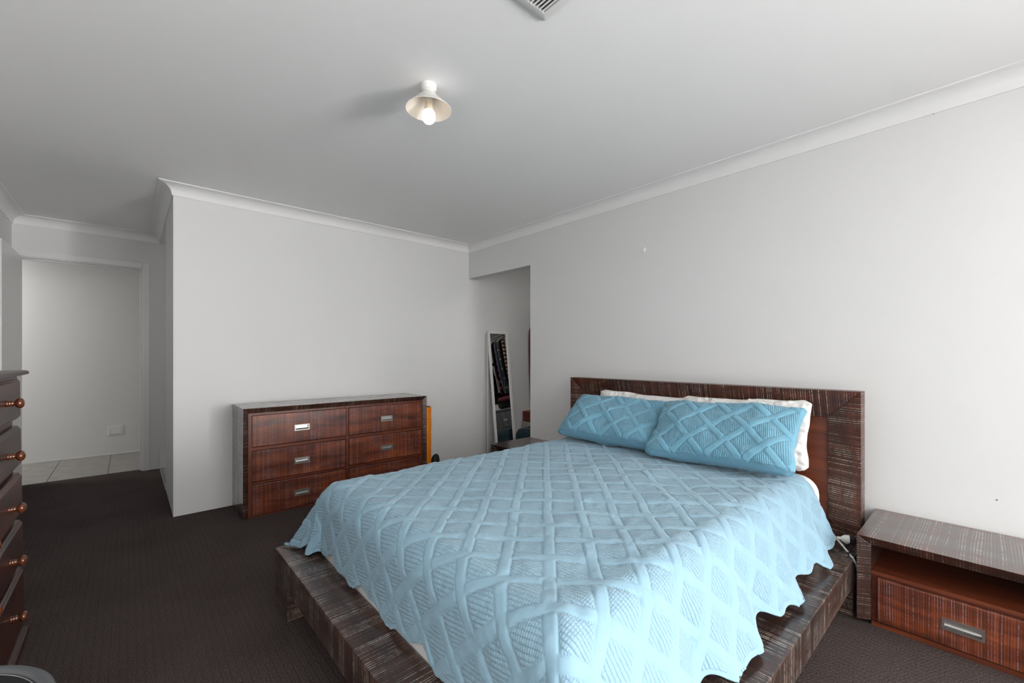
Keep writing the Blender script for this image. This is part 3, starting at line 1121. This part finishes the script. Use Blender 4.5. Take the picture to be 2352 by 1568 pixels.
# ------------------------------------------------------------------ foam roller and black item beside the dresser
ro = thing('foam_roller', (2.195, 3.775, 0), 'tall orange grid foam roller standing between dresser and wall', 'foam roller')
M_OR = base_mat('orange_foam', srgb(255, 146, 16), 0.5)
Rr, Hr = 0.070, 0.655
seg, nz = 96, 230
m = MB()
for j in range(nz + 1):
    z = Hr * j / nz
    # repeating bands: plain long blocks and groups of narrow rings
    f = (z - 0.02) % 0.165
    ringy = f < 0.075
    gz = abs(math.sin(PI * f / 0.01875)) if ringy else min(1.0, min(f - 0.075, 0.165 - f) / 0.004)
    for k in range(seg):
        a = 2 * PI * k / seg
        ga = min(1.0, abs(math.sin(a * 6)) / 0.25)
        gb = min(1.0, abs(math.sin(a * 12)) / 0.3) if not ringy else 1.0
        rr = Rr - 0.0065 * (1 - min(1, gz ** .6)) - 0.003 * (1 - ga) - 0.002 * (1 - gb)
        if j in (0, nz):
            rr -= 0.003
        m.v.append((rr * math.cos(a), rr * math.sin(a), z))
for j in range(nz):
    for k in range(seg):
        k2 = (k + 1) % seg
        m.f.append((j * seg + k, j * seg + k2, (j + 1) * seg + k2, (j + 1) * seg + k))
m.build('foam_cover', M_OR, ro, smooth=True)
MB().lathe([(0.0665, Hr - .0005), (0.060, Hr + .001), (0.055, Hr - .004), (0.055, 0.01), (0.060, 0.0), (0.0665, 0.0)], 64, cap=False).build('core_tube', M_BLACKPL, ro, smooth='auto')

m = MB()
prof_ = []
nseg = 22
for j in range(nseg + 1):
    t = j / nseg
    z = 0.16 * t
    w = 0.055 * (1 - 0.25 * t) * math.sqrt(max(0.0, 1 - max(0, (t - 0.55) / 0.45) ** 2.2)) + 0.0008
    dpt = 0.040 * (1 - 0.35 * t) * math.sqrt(max(0.0, 1 - max(0, (t - 0.55) / 0.45) ** 2.2)) + 0.0008
    prof_.append((w, dpt, z, 0.012 * t * t))
for w, dpt, z, sh in prof_:
    for k in range(24):
        a = 2 * PI * k / 24
        m.v.append((w * math.cos(a) + sh, dpt * math.sin(a), z))
for j in range(nseg):
    for k in range(24):
        k2 = (k + 1) % 24
        m.f.append((j * 24 + k, j * 24 + k2, (j + 1) * 24 + k2, (j + 1) * 24 + k))
m.f.append(tuple(range(23, -1, -1)))
o = m.build('slipper', base_mat('black_rubber', (0.012, 0.012, 0.013, 1), 0.6), None, smooth=True)
o.location = (2.335, 3.80, 0)
tag(o, 'small black rounded item on the floor beside the orange roller', 'slipper')

# ------------------------------------------------------------------ ceiling lamp
lp = thing('ceiling_lamp', (1.02, 1.713, CZ), 'small white ceiling lamp with conical glass shade and lit bulb', 'ceiling lamp')
MB().lathe([(0.035, 0.0), (0.035, -.018), (0.032, -.026), (0.022, -.030), (0.020, -.036)], 40).build('ceiling_rose', M_WHITEPL, lp, smooth='auto')
sh = bpy.data.materials.new('opal_shade')
sh.use_nodes = True
t = NT(sh)
tr = t.n('ShaderNodeBsdfTranslucent')
tr.inputs[0].default_value = (0.9, 0.88, 0.84, 1)
mx = t.n('ShaderNodeMixShader')
mx.inputs[0].default_value = 0.12
t.b.inputs['Base Color'].default_value = (0.86, 0.84, 0.81, 1)
t.b.inputs['Roughness'].default_value = 0.35
t.l(t.b.outputs[0], mx.inputs[1])
t.l(tr.outputs[0], mx.inputs[2])
t.l(mx.outputs[0], t.t.nodes['Material Output'].inputs[0])
MB().lathe([(0.018, -.027), (0.022, -.032), (0.046, -.056), (0.075, -.086), (0.102, -.111), (0.1035, -.1115), (0.1025, -.1135), (0.075, -.0895), (0.045, -.0595), (0.020, -.036), (0.018, -.033)],
           64, cap=False).build('lamp_shade', sh, lp, smooth='auto')
MB().lathe([(0.019, -.030), (0.019, -.076), (0.0165, -.078)], 28).build('lamp_holder', M_WHITEPL, lp, smooth='auto')
bulb_prof = [(0.0160, -.078), (0.0165, -.094), (0.0225, -.118)]
MB().lathe(bulb_prof, 28).build('bulb_neck', base_mat('warm_bulb_neck', (0.74, 0.66, 0.52, 1), 0.4), lp, smooth='auto')
bm_ = bpy.data.materials.new('lit_bulb')
bm_.use_nodes = True
t = NT(bm_)
t.b.inputs['Base Color'].default_value = (1, 0.95, 0.85, 1)
t.b.inputs['Emission Color'].default_value = (1.0, 0.80, 0.55, 1)
t.b.inputs['Emission Strength'].default_value = 4.5
gl = [(0.0225, -.118), (0.0278, -.126), (0.0305, -.137), (0.0308, -.146), (0.0288, -.157), (0.0237, -.166), (0.0157, -.173), (0.007, -.176), (0.0003, -.1765)]
MB().lathe(gl, 32).build('bulb', bm_, lp, smooth=True)

# ------------------------------------------------------------------ ceiling vent
vt = thing('ceiling_vent', (1.138, 1.098, CZ), 'white square air vent with slats in the ceiling', 'air vent')
VS, VF = 0.38, 0.032
# rounded square frame
def rrect(x0, x1, y0, y1, r, n=6):
    out = []
    for cx, cy, a0 in ((x1 - r, y1 - r, 0), (x0 + r, y1 - r, 1), (x0 + r, y0 + r, 2), (x1 - r, y0 + r, 3)):
        for k in range(n + 1):
            a = (a0 + k / n) * PI / 2
            out.append((cx + r * math.cos(a), cy + r * math.sin(a)))
    return out
lo_ = [(rrect(-VS, 0, -VS, 0, 0.012), 0.0), (rrect(-VS, 0, -VS, 0, 0.012), -0.007), (rrect(-VS + .004, -.004, -VS + .004, -.004, 0.010), -0.010),
       (rrect(-VS + VF, -VF, -VS + VF, -VF, 0.002), -0.012), (rrect(-VS + VF, -VF, -VS + VF, -VF, 0.002), 0.0)]
m = MB()
nn = len(lo_[0][0])
for l_, z in lo_:
    m.v += [(x, y, z) for x, y in l_]
for k in range(len(lo_) - 1):
    for e in range(nn):
        e2 = (e + 1) % nn
        m.f.append((k * nn + e, k * nn + e2, (k + 1) * nn + e2, (k + 1) * nn + e))
m.build('vent_frame', M_WHITEPL, vt, smooth='auto')
ns = 22
pit = (VS - 2 * VF) / ns
sl0 = None
for i in range(ns):
    if sl0 is None:
        mm = MB()
        aa, bb = [], []
        pr = [(0.0, -.003), (-pit * .55, -.0115), (-pit * 1.02, -.0125), (-pit * 1.02, -.0112), (-pit * .55, -.0100), (-.001, -.0018)]
        mm.hexa([(x, -VS + VF, z) for x, z in pr], [(x, -VF, z) for x, z in pr])
        sl0 = mm.build('slat', M_WHITEPL, vt)
        s_ = sl0
    else:
        s_ = sl0.copy()
        C.objects.link(s_)
        s_.parent = vt
    s_.location = (-VF - i * pit, 0, 0)
B(-VS + VF, -VF, -VS + VF, -VF, -0.0012, -0.0002).build('vent_throat', base_mat('vent_dark', (0.2, 0.2, 0.2, 1), 0.9), vt)

# ------------------------------------------------------------------ wall details
hk = MB()
pts = smooth_path([(0.0, 0.004, 0.018), (0.004, 0.004, 0.0), (0.010, 0.003, -0.012), (0.018, 0.0, -0.016), (0.022, -0.003, -0.010), (0.023, -0.004, 0.004)], 5)
hk.tube([(-p.x - 0.003, p.y, p.z) for p in pts], 0.0028, 8)
hk.box(-0.003, 0.0, -0.006, 0.012, -0.004, 0.022)
o = hk.build('wall_hook', M_WHITEPL, None, smooth='auto')
o.location = (XR, 1.7215, 1.947)
tag(o, 'tiny white adhesive hook on the wall above the headboard', 'hook')
for (y, z, r, lab) in ((0.189, 2.321, 0.0035, 'small dark speck on the wall just under the cornice'), (-0.012, 0.529, 0.003, 'small dark speck on the wall above the nightstand')):
    o = MB().lathe([(r, 0), (r * .8, 0.0015), (0.0004, 0.002)], 10, Matrix.Rotation(-PI / 2, 4, 'Y')).build('nail_head', base_mat('nail_dark', (0.08, 0.08, 0.08, 1), 0.5))
    o.location = (XR, y, z)
    tag(o, lab, 'nail')
pt = thing('wall_plate', (-0.118, 6.95, 0.277), 'white double wall plate low on the hall wall', 'wall plate')
B(-0.073, 0.073, -0.006, 0, -0.058, 0.058).build('plate', M_WHITEPL, pt, 0.003)
B(-0.047, 0.047, -0.010, -0.006, -0.043, 0.043).build('plate_cover', M_WHITEPL, pt, 0.002)
for sx in (-.055, .055):
    B(sx - .006, sx + .006, -0.0085, -0.006, -0.043, 0.043).build('plate_rib', M_WHITEPL, pt, 0.001)

# ------------------------------------------------------------------ cables by the bed
def cable(name, pts, r, mat, label, n=8):
    o = MB().tube(smooth_path(pts, n), r, 10).build(name, mat, None, smooth=True)
    return tag(o, label, 'cable')


cable('power_cable', [(2.60, 0.60, 0.33), (2.60, 0.560, 0.300), (2.54, 0.500, 0.285), (2.49, 0.466, 0.276), (2.44, 0.434, 0.268), (2.415, 0.412, 0.252), (2.45, 0.4065, 0.20), (2.52, 0.4065, 0.02)],
      0.0042, M_WHITEPL, 'thick white power cord running off the rail beside the nightstand')
pl = thing('power_plug', (2.545, 0.470, 0.293), 'white plug fitted into a black adapter on the bed rail', 'plug')
ax_ = Vector((0.25, -1.0, 0.0)).normalized()
rm = ax_.to_track_quat('Z', 'Y').to_matrix().to_4x4()
MB().lathe([(0.0045, -.030), (0.0075, -.026), (0.0075, -.016), (0.012, -.012), (0.0205, 0.0), (0.0215, .012), (0.0205, .018)], 28, rm).build('plug_body', M_WHITEPL, pl, smooth='auto')
MB().box(-.017, .017, -.017, .019, .0185, .038).xf(rm).build('adapter', M_BLACKPL, pl, 0.004)
MB().tube([Vector(p) - Vector((2.545, .470, .293)) for p in smooth_path([(2.595, 0.60, 0.32), (2.583, 0.555, 0.298), (2.560, 0.525, 0.291), (2.5385, 0.496, 0.293)], 6)], 0.0035, 8).build('cord', M_WHITEPL, pl, smooth=True)
uc = thing('charging_cable', (2.40, 0.437, 0.27), 'thin black charging cable looped over the bed rail', 'cable')
org = Vector((2.40, 0.437, 0.27))
loop = [(2.575, 0.57, 0.34), (2.52, 0.545, 0.295), (2.468, 0.527, 0.2695), (2.417, 0.497, 0.268), (2.417, 0.474, 0.268), (2.461, 0.467, 0.270), (2.486, 0.466, 0.276), (2.513, 0.452, 0.284),
        (2.535, 0.440, 0.288), (2.52, 0.434, 0.286), (2.475, 0.436, 0.279), (2.437, 0.437, 0.272)]
MB().tube([p - org for p in smooth_path(loop, 7)], 0.0017, 8).build('cord', M_BLACKPL, uc, smooth=True)
md = (Vector((2.385, 0.440, 0.269)) - Vector((2.437, 0.437, 0.272))).normalized()
rq = md.to_track_quat('Z', 'Y').to_matrix().to_4x4()
MB().box(-.006, .006, -.0035, .0035, 0.0, 0.026).xf(Matrix.Translation(Vector((2.437, .437, .2725)) - org) @ rq).build('plug_grip', M_BLACKPL, uc, 0.0015)
MB().box(-.0045, .0045, -.002, .002, 0.026, 0.034).xf(Matrix.Translation(Vector((2.437, .437, .2725)) - org) @ rq).build('plug_tip', M_STEEL, uc, 0.0006)
cable('thin_cord', [(2.60, 0.62, 0.42), (2.6, 0.56, 0.372), (2.598, 0.51, 0.335), (2.588, 0.468, 0.305), (2.575, 0.445, 0.285)], 0.0014, M_BLACKPL, 'thin dark cord hanging down in front of the headboard post')
o = MB().tube(smooth_path([(2.84, 2.60, 0.388), (2.84, 2.63, 0.39), (2.835, 2.655, 0.402), (2.825, 2.668, 0.425), (2.82, 2.672, 0.432), (2.815, 2.665, 0.420), (2.805, 2.645, 0.398), (2.79, 2.60, 0.390), (2.77, 2.57, 0.390)], 6), 0.0032, 8).build('lamp_cord', M_WHITEPL, None, smooth=True)
tag(o, 'short loop of white cord on the nightstand near the robe', 'cable')

# ------------------------------------------------------------------ walk-in robe
# leaning mirror with rear stand
lean = math.atan2(0.165, 1.44)
MW, MH, MF, MT = 0.305, 1.455, 0.028, 0.020
mr = thing('standing_mirror', (3.252, 3.745, 0.0), 'narrow white framed standing mirror leaning in the robe', 'mirror', rot=(-lean, 0, math.radians(0)))
B(-MW / 2, -MW / 2 + MF, -MT, 0, 0, MH).build('frame_side', M_TRIM, mr, 0.002)
B(MW / 2 - MF, MW / 2, -MT, 0, 0, MH).build('frame_side', M_TRIM, mr, 0.002)
B(-MW / 2 + MF, MW / 2 - MF, -MT, 0, MH - MF, MH).build('frame_rail', M_TRIM, mr, 0.002)
B(-MW / 2 + MF, MW / 2 - MF, -MT, 0, 0, MF).build('frame_rail', M_TRIM, mr, 0.002)
g = B(-MW / 2 + MF - .003, MW / 2 - MF + .003, -MT + .010, -MT + .013, MF - .003, MH - MF + .003).build('mirror_glass', base_mat('mirror_glass', (0.86, 0.88, 0.87, 1), 0.015, 1.0), mr)
# rear stand, standing upright behind the frame
for sx in (-1, 1):
    x0 = sx * (MW / 2 - .012)
    MB().hexa([(x0 - .009, .004, MH - .06), (x0 + .009, .004, MH - .06), (x0 + .009, .018, MH - .06), (x0 - .009, .018, MH - .06)],
              [(x0 - .009, .152, .02), (x0 + .009, .152, .02), (x0 + .009, .170, .02), (x0 - .009, .170, .02)]).build('stand_leg', M_TRIM, mr, 0.001)
B(-MW / 2 + .02, MW / 2 - .02, .146, .158, .10, .13).build('stand_rail', M_TRIM, mr, 0.001)

# shelf and hanging rail along the far wall of the robe
RX = 4.05
sf = B(3.84, 4.349, 1.31, YB - .001, 1.735, 1.765).build('robe_shelf', paint('shelf_white', (0.62, .62, .60, 1), .6), None, 0.001)
tag(sf, 'white shelf above the hanging clothes in the robe', 'shelf')
rl = MB().tube([(RX, 1.31, 1.66), (RX, YB - .002, 1.66)], 0.0125, 14).build('clothes_rail', M_STEEL, None, smooth=True)
tag(rl, 'metal hanging rail under the robe shelf', 'rail')


def stripe_mat(name, c1, c2, per, duty=0.5, axis=2, c3=None):
    m = base_mat(name, c1, 0.95, spec=0.1)
    t = NT(m)
    co = t.coords(False)
    sep = t.n('ShaderNodeSeparateXYZ')
    t.l(co, sep.inputs[0])
    fr = t.math('FRACT', t.math('DIVIDE', sep.outputs[axis], per))
    k = t.math('LESS_THAN', fr, duty)
    col = t.mix(k, c2, c1)
    if c3:
        fx_ = t.math('FRACT', t.math('DIVIDE', sep.outputs[0], per))
        col = t.mix(t.math('LESS_THAN', fx_, 0.4), col, c3)
    t.l(col, t.b.inputs['Base Color'])
    return m


def garment(y, mat, label, length=0.85, half=0.23, th=0.035, seed=0, hanger=M_WHITEPL, slim=0.0, tilt=0.0):
    t = thing('garment', (RX, y, 1.66), label, 'clothing', 'clothes on the robe rail', rot=(0, 0, tilt))
    nz, nx = 30, 14
    m = MB()
    rnd = random.Random(seed)
    ph = rnd.random() * 6
    rows = []
    for j in range(nz + 1):
        f = j / nz
        z = -0.085 - f * length
        if f < 0.14:
            hw = 0.05 + (half - 0.05) * (f / 0.14) ** 0.8
        else:
            hw = half * (1 - slim * (f - .14)) + 0.008 * math.sin(f * 9 + ph)
        tt = th * 0.72 * (0.5 + 0.7 * min(1, f * 4)) * (1 + .12 * math.sin(f * 12 + ph))
        ring = []
        for k in range(2 * nx):
            a = 2 * PI * k / (2 * nx)
            ca, sa = math.cos(a), math.sin(a)
            x = hw * math.copysign(abs(ca) ** 0.6, ca)
            yy = tt * math.copysign(abs(sa) ** 0.8, sa) + 0.012 * math.sin(x * 32 + ph) * f + 0.010 * math.sin(x * 70 + ph * 2) * f
            ring.append(len(m.v))
            m.v.append((x, yy, z - (0.02 * (abs(x) / half) if f < .14 else 0) + 0.006 * math.sin(x * 25 + ph) * f))
        rows.append(ring)
    for r0, r1 in zip(rows[:-1], rows[1:]):
        for k in range(2 * nx):
            k2 = (k + 1) % (2 * nx)
            m.f.append((r0[k], r0[k2], r1[k2], r1[k]))
    m.f.append(tuple(rows[0]))
    m.f.append(tuple(reversed(rows[-1])))
    m.build('body', mat, t, smooth=True)
    # sleeves along both edges
    for s in (-1, 1):
        L = length * rnd.uniform(0.55, 0.8)
        pts = smooth_path([(s * (half - .03), 0.0, -0.135), (s * (half + .005), 0.012, -0.20), (s * (half + .005), 0.018, -0.13 - L * .6), (s * (half - .012), 0.014, -0.12 - L)], 5)
        MB().tube(pts, [0.013 + 0.008 * 0.6 * math.sin(PI * min(1, k / len(pts) + .2)) for k in range(len(pts))], 10).build('sleeve', mat, t, smooth=True)
    hk_ = [(0.0, 0, -0.06), (0, 0, -0.03), (0.012, 0, -0.012), (0.020, 0, 0.004), (0.014, 0, 0.018), (0.0, 0, 0.0225), (-0.014, 0, 0.018), (-0.018, 0, 0.006)]
    hm = MB().tube(smooth_path(hk_, 4), 0.0025, 8)
    for s in (-1, 1):
        hm.tube(smooth_path([(0, 0, -0.055), (s * 0.06, 0, -0.066), (s * 0.13, 0, -0.088), (s * 0.19, 0, -0.125)], 4), 0.006, 8)
    hm.build('hanger', hanger, t, smooth=True)
    return t


RED = srgb(150, 40, 38)
RH = base_mat('red_hanger', srgb(120, 25, 30), .4)
specs = [
    (3.890, fabric('red_cloth', RED), 'red jacket hanging next to the robe end wall', 1.02, .24, .024, M_BLACKPL),
    (3.830, fabric('charcoal_cloth', srgb(42, 42, 46)), 'charcoal coat hanging beside the red jacket', 1.12, .25, .022, M_WHITEPL),
    (3.765, fabric('black_cloth', srgb(16, 16, 18)), 'black cardigan hanging beside the charcoal coat', 0.84, .23, .02, M_WHITEPL),
    (3.70, fabric('mid_grey_cloth', srgb(98, 96, 96)), 'mid grey hoodie on the robe rail', 0.82, .24, .022, M_BLACKPL),
    (3.635, fabric('olive_cloth', srgb(84, 104, 60)), 'olive green shirt on the robe rail', 0.9, .23, .02, M_WHITEPL),
    (3.575, fabric('dark_red_cloth', srgb(92, 22, 30)), 'dark red blouse on the robe rail', 0.78, .23, .02, M_BLACKPL),
    (3.515, fabric('white_cloth', srgb(188, 188, 184)), 'plain white blouse on the robe rail', 0.8, .22, .02, RH),
    (3.445, fabric('pale_blue_cloth', srgb(130, 146, 166)), 'pale blue shirt on the robe rail', 0.84, .23, .02, M_WHITEPL),
    (3.375, fabric('grey_lilac_cloth', srgb(168, 162, 174)), 'pale lilac grey shirt on the robe rail', 0.92, .23, .02, RH),
    (3.315, stripe_mat('brown_stripe', srgb(110, 74, 52), srgb(206, 186, 158), 0.055, 0.55), 'brown and cream striped jumper on the robe rail', 0.86, .23, .02, M_WHITEPL),
    (3.255, fabric('navy_black_cloth', srgb(22, 23, 30)), 'near-black jacket on the robe rail', 0.79, .24, .02, M_BLACKPL),
    (3.20, stripe_mat('grey_patch', srgb(104, 106, 108), srgb(180, 174, 150), 0.13, 0.8), 'grey shirt with pale patches on the robe rail', 0.79, .23, .019, M_WHITEPL),
    (3.145, fabric('slate_cloth', srgb(98, 108, 124)), 'slate blue shirt on the robe rail', 0.78, .23, .019, M_WHITEPL),
    (3.09, stripe_mat('plaid', srgb(72, 26, 38), srgb(196, 106, 114), 0.085, 0.62, 2, srgb(44, 18, 26)), 'dark red plaid shirt on the robe rail', 0.77, .23, .019, RH),
    (3.03, stripe_mat('white_black', srgb(206, 212, 206), srgb(20, 20, 22), 0.42, 0.9), 'white top with black bands on the robe rail', 0.79, .23, .02, M_WHITEPL),
    (2.965, fabric('black_cloth', srgb(16, 16, 18)), 'black top next to the black-banded white top', 0.79, .22, .02, M_WHITEPL),
    (2.905, fabric('wine_cloth', srgb(70, 18, 34)), 'wine coloured top on the robe rail', 0.8, .22, .02, M_WHITEPL),
    (2.84, fabric('moss_cloth', srgb(72, 98, 52)), 'moss green top at the end of the hanging clothes', 0.9, .22, .02, M_WHITEPL),
]
for i, (y, mat, lab, ln, hf_, th, hg) in enumerate(specs):
    garment(y, mat, lab, ln, hf_, th, i * 7 + 1, hg, slim=0.12, tilt=math.radians(random.uniform(-2, 2)))

# storage on the robe floor
tub = thing('storage_tub', (4.08, 3.08, 0.30), 'grey ribbed plastic storage tub with lid in the robe', 'tub')
M_TUB = base_mat('grey_tub_plastic', srgb(138, 142, 146), 0.45)
MB().hexa([(-.17, -.23, 0), (.17, -.23, 0), (.17, .23, 0), (-.17, .23, 0)], [(-.21, -.27, .26), (.21, -.27, .26), (.21, .27, .26), (-.21, .27, .26)]).build('tub_body', M_TUB, tub, 0.012)
for k in range(5):
    y = -.19 + k * .095
    MB().hexa([(-.178, y - .006, .02), (-.17, y - .006, .02), (-.17, y + .006, .02), (-.178, y + .006, .02)],
              [(-.214, y * 1.15 - .006, .25), (-.205, y * 1.15 - .006, .25), (-.205, y * 1.15 + .006, .25), (-.214, y * 1.15 + .006, .25)]).build('tub_rib', M_TUB, tub, 0.002)
B(-.225, .225, -.285, .285, .26, .29).build('tub_lid', base_mat('tub_lid_grey', srgb(112, 115, 119), .45), tub, 0.008)
MB().hexa([(-.2075, -.035, .125), (-.199, -.035, .125), (-.199, .035, .125), (-.2075, .035, .125)], [(-.211, -.035, .15), (-.2, -.035, .15), (-.2, .035, .15), (-.211, .035, .15)]).build('tub_label', M_WHITEPL, tub, 0.002)
lowt = B(3.86, 4.33, 2.78, 3.38, 0.0, 0.298).build('shoe_crate', base_mat('dark_crate', srgb(36, 36, 40), .6), None, 0.01)
tag(lowt, 'dark crate under the grey storage tub in the robe', 'crate')


def soft_lump(name, loc, sx, sy, sz, mat, label, cat, seed, rz=0.0, sq=0.55):
    bm = bmesh.new()
    bmesh.ops.create_icosphere(bm, subdivisions=4, radius=1.0)
    for v in bm.verts:
        c = v.co
        p = Vector([math.copysign(abs(k) ** sq, k) for k in c])
        n_ = mnoise.noise(c * 1.7 + Vector((seed, 0, 0))) * 0.10 + mnoise.noise(c * 5 + Vector((seed, 3, 0))) * 0.05
        p = p * (1 + n_)
        v.co = Vector((p.x * sx, p.y * sy, max(p.z, -0.9) * sz))
    zmin = min(v.co.z for v in bm.verts)
    for v in bm.verts:
        v.co.z -= zmin
    me = bpy.data.meshes.new(name)
    bm.to_mesh(me)
    bm.free()
    me.materials.append(mat)
    me.polygons.foreach_set('use_smooth', [True] * len(me.polygons))
    o = bpy.data.objects.new(name, me)
    C.objects.link(o)
    o.location, o.rotation_euler = loc, (0, 0, rz)
    return tag(o, label, cat)


soft_lump('folded_clothes', (4.07, 3.08, 0.592), .17, .20, .06, fabric('black_cloth', srgb(16, 16, 18)), 'heap of black folded clothes on the grey tub', 'clothing', 2)
soft_lump('folded_towel', (4.03, 3.10, 0.70), .15, .19, .035, fabric('rose_cloth', srgb(150, 70, 88)), 'rose pink folded towel on the black clothes heap', 'towel', 5)
soft_lump('folded_clothes', (3.93, 2.68, 0.0), .11, .09, .30, fabric('lime_cloth', srgb(150, 150, 50)), 'yellow green cloth bundle beside the grey tub', 'clothing', 9)

# teal travel bag on the robe floor in front of the mirror
bag = thing('travel_bag', (3.62, 3.555, 0), 'dark teal travel bag with black straps on the robe floor', 'bag', rot=(0, 0, 0))
M_TEAL = fabric('teal_nylon', srgb(20, 52, 63), srgb(15, 40, 49), 0.6)
bm = bmesh.new()
bmesh.ops.create_cube(bm, size=1.0)
bmesh.ops.subdivide_edges(bm, edges=bm.edges, cuts=11, use_grid_fill=True)
for v in bm.verts:
    c = v.co * 2
    # flatten the cube onto a bulged, banded box
    k = Vector((c.x * (1 - 0.10 * c.z ** 2), c.y * (1 - .10 * c.z ** 2), c.z * (1 - 0.14 * (c.x ** 2 + c.y ** 2) / 2)))
    rib_ = 0.035 * abs(math.sin((c.z + 1) * 5)) * (1 if abs(c.z) < .98 else 0)
    v.co = Vector((k.x * (.255 + rib_ * .35), k.y * (.155 + rib_ * .3), (k.z + 1) * .165))
me = bpy.data.meshes.new('bag_body')
bm.to_mesh(me)
bm.free()
me.materials.append(M_TEAL)
me.polygons.foreach_set('use_smooth', [True] * len(me.polygons))
ob = bpy.data.objects.new('bag_body', me)
C.objects.link(ob)
ob.parent = bag
md = ob.modifiers.new('sub', 'SUBSURF')
md.levels = md.render_levels = 1
for sx in (-.13, .10):
    MB().tube(smooth_path([(sx, -.176, 0.02), (sx, -.186, .15), (sx, -.172, .285), (sx * .9, -.09, .325), (sx * .9, .06, .325), (sx, .165, .27)], 6), 0.009, 8).build('strap', base_mat('black_webbing', (.01, .01, .011, 1), .8), bag, smooth=True)
MB().tube(smooth_path([(-.24, -.02, .295), (-.10, 0.0, .328), (0.08, 0.0, .328), (.23, -.02, .295)], 6), 0.004, 6).build('zip', M_STEEL, bag, smooth=True)

# orange printed carton
bx_ = thing('carton', (3.98, 3.85, 0.34), 'small orange patterned carton on the pale box in the robe', 'carton')
def carton_mat():
    m = base_mat('orange_carton', srgb(176, 84, 48), 0.7)
    t = NT(m)
    co = t.coords(False)
    mp_ = t.n('ShaderNodeMapping')
    mp_.inputs['Rotation'].default_value = (math.radians(35), math.radians(35), math.radians(20))
    t.l(co, mp_.inputs[0])
    ch = t.n('ShaderNodeTexBrick')
    ch.inputs['Scale'].default_value = 22
    ch.inputs['Color1'].default_value = srgb(186, 84, 46)
    ch.inputs['Color2'].default_value = srgb(170, 74, 42)
    ch.inputs['Mortar'].default_value = srgb(92, 38, 26)
    ch.inputs['Mortar Size'].default_value = 0.09
    t.l(mp_.outputs[0], ch.inputs[0])
    t.l(ch.outputs[0], t.b.inputs['Base Color'])
    return m
B(-.29, .12, -.10, .08, 0, .125).build('carton_body', carton_mat(), bx_, 0.003)
B(-.292, .122, -.102, .082, .118, .128).build('carton_lid', base_mat('carton_edge', srgb(150, 70, 44), .7), bx_, 0.001)
pb = B(3.675, 4.11, 3.745, 3.935, 0.0, 0.338).build('white_box', base_mat('pale_box', srgb(176, 172, 164), .7), None, 0.004)
tag(pb, 'pale box beneath the orange carton in the robe', 'box')
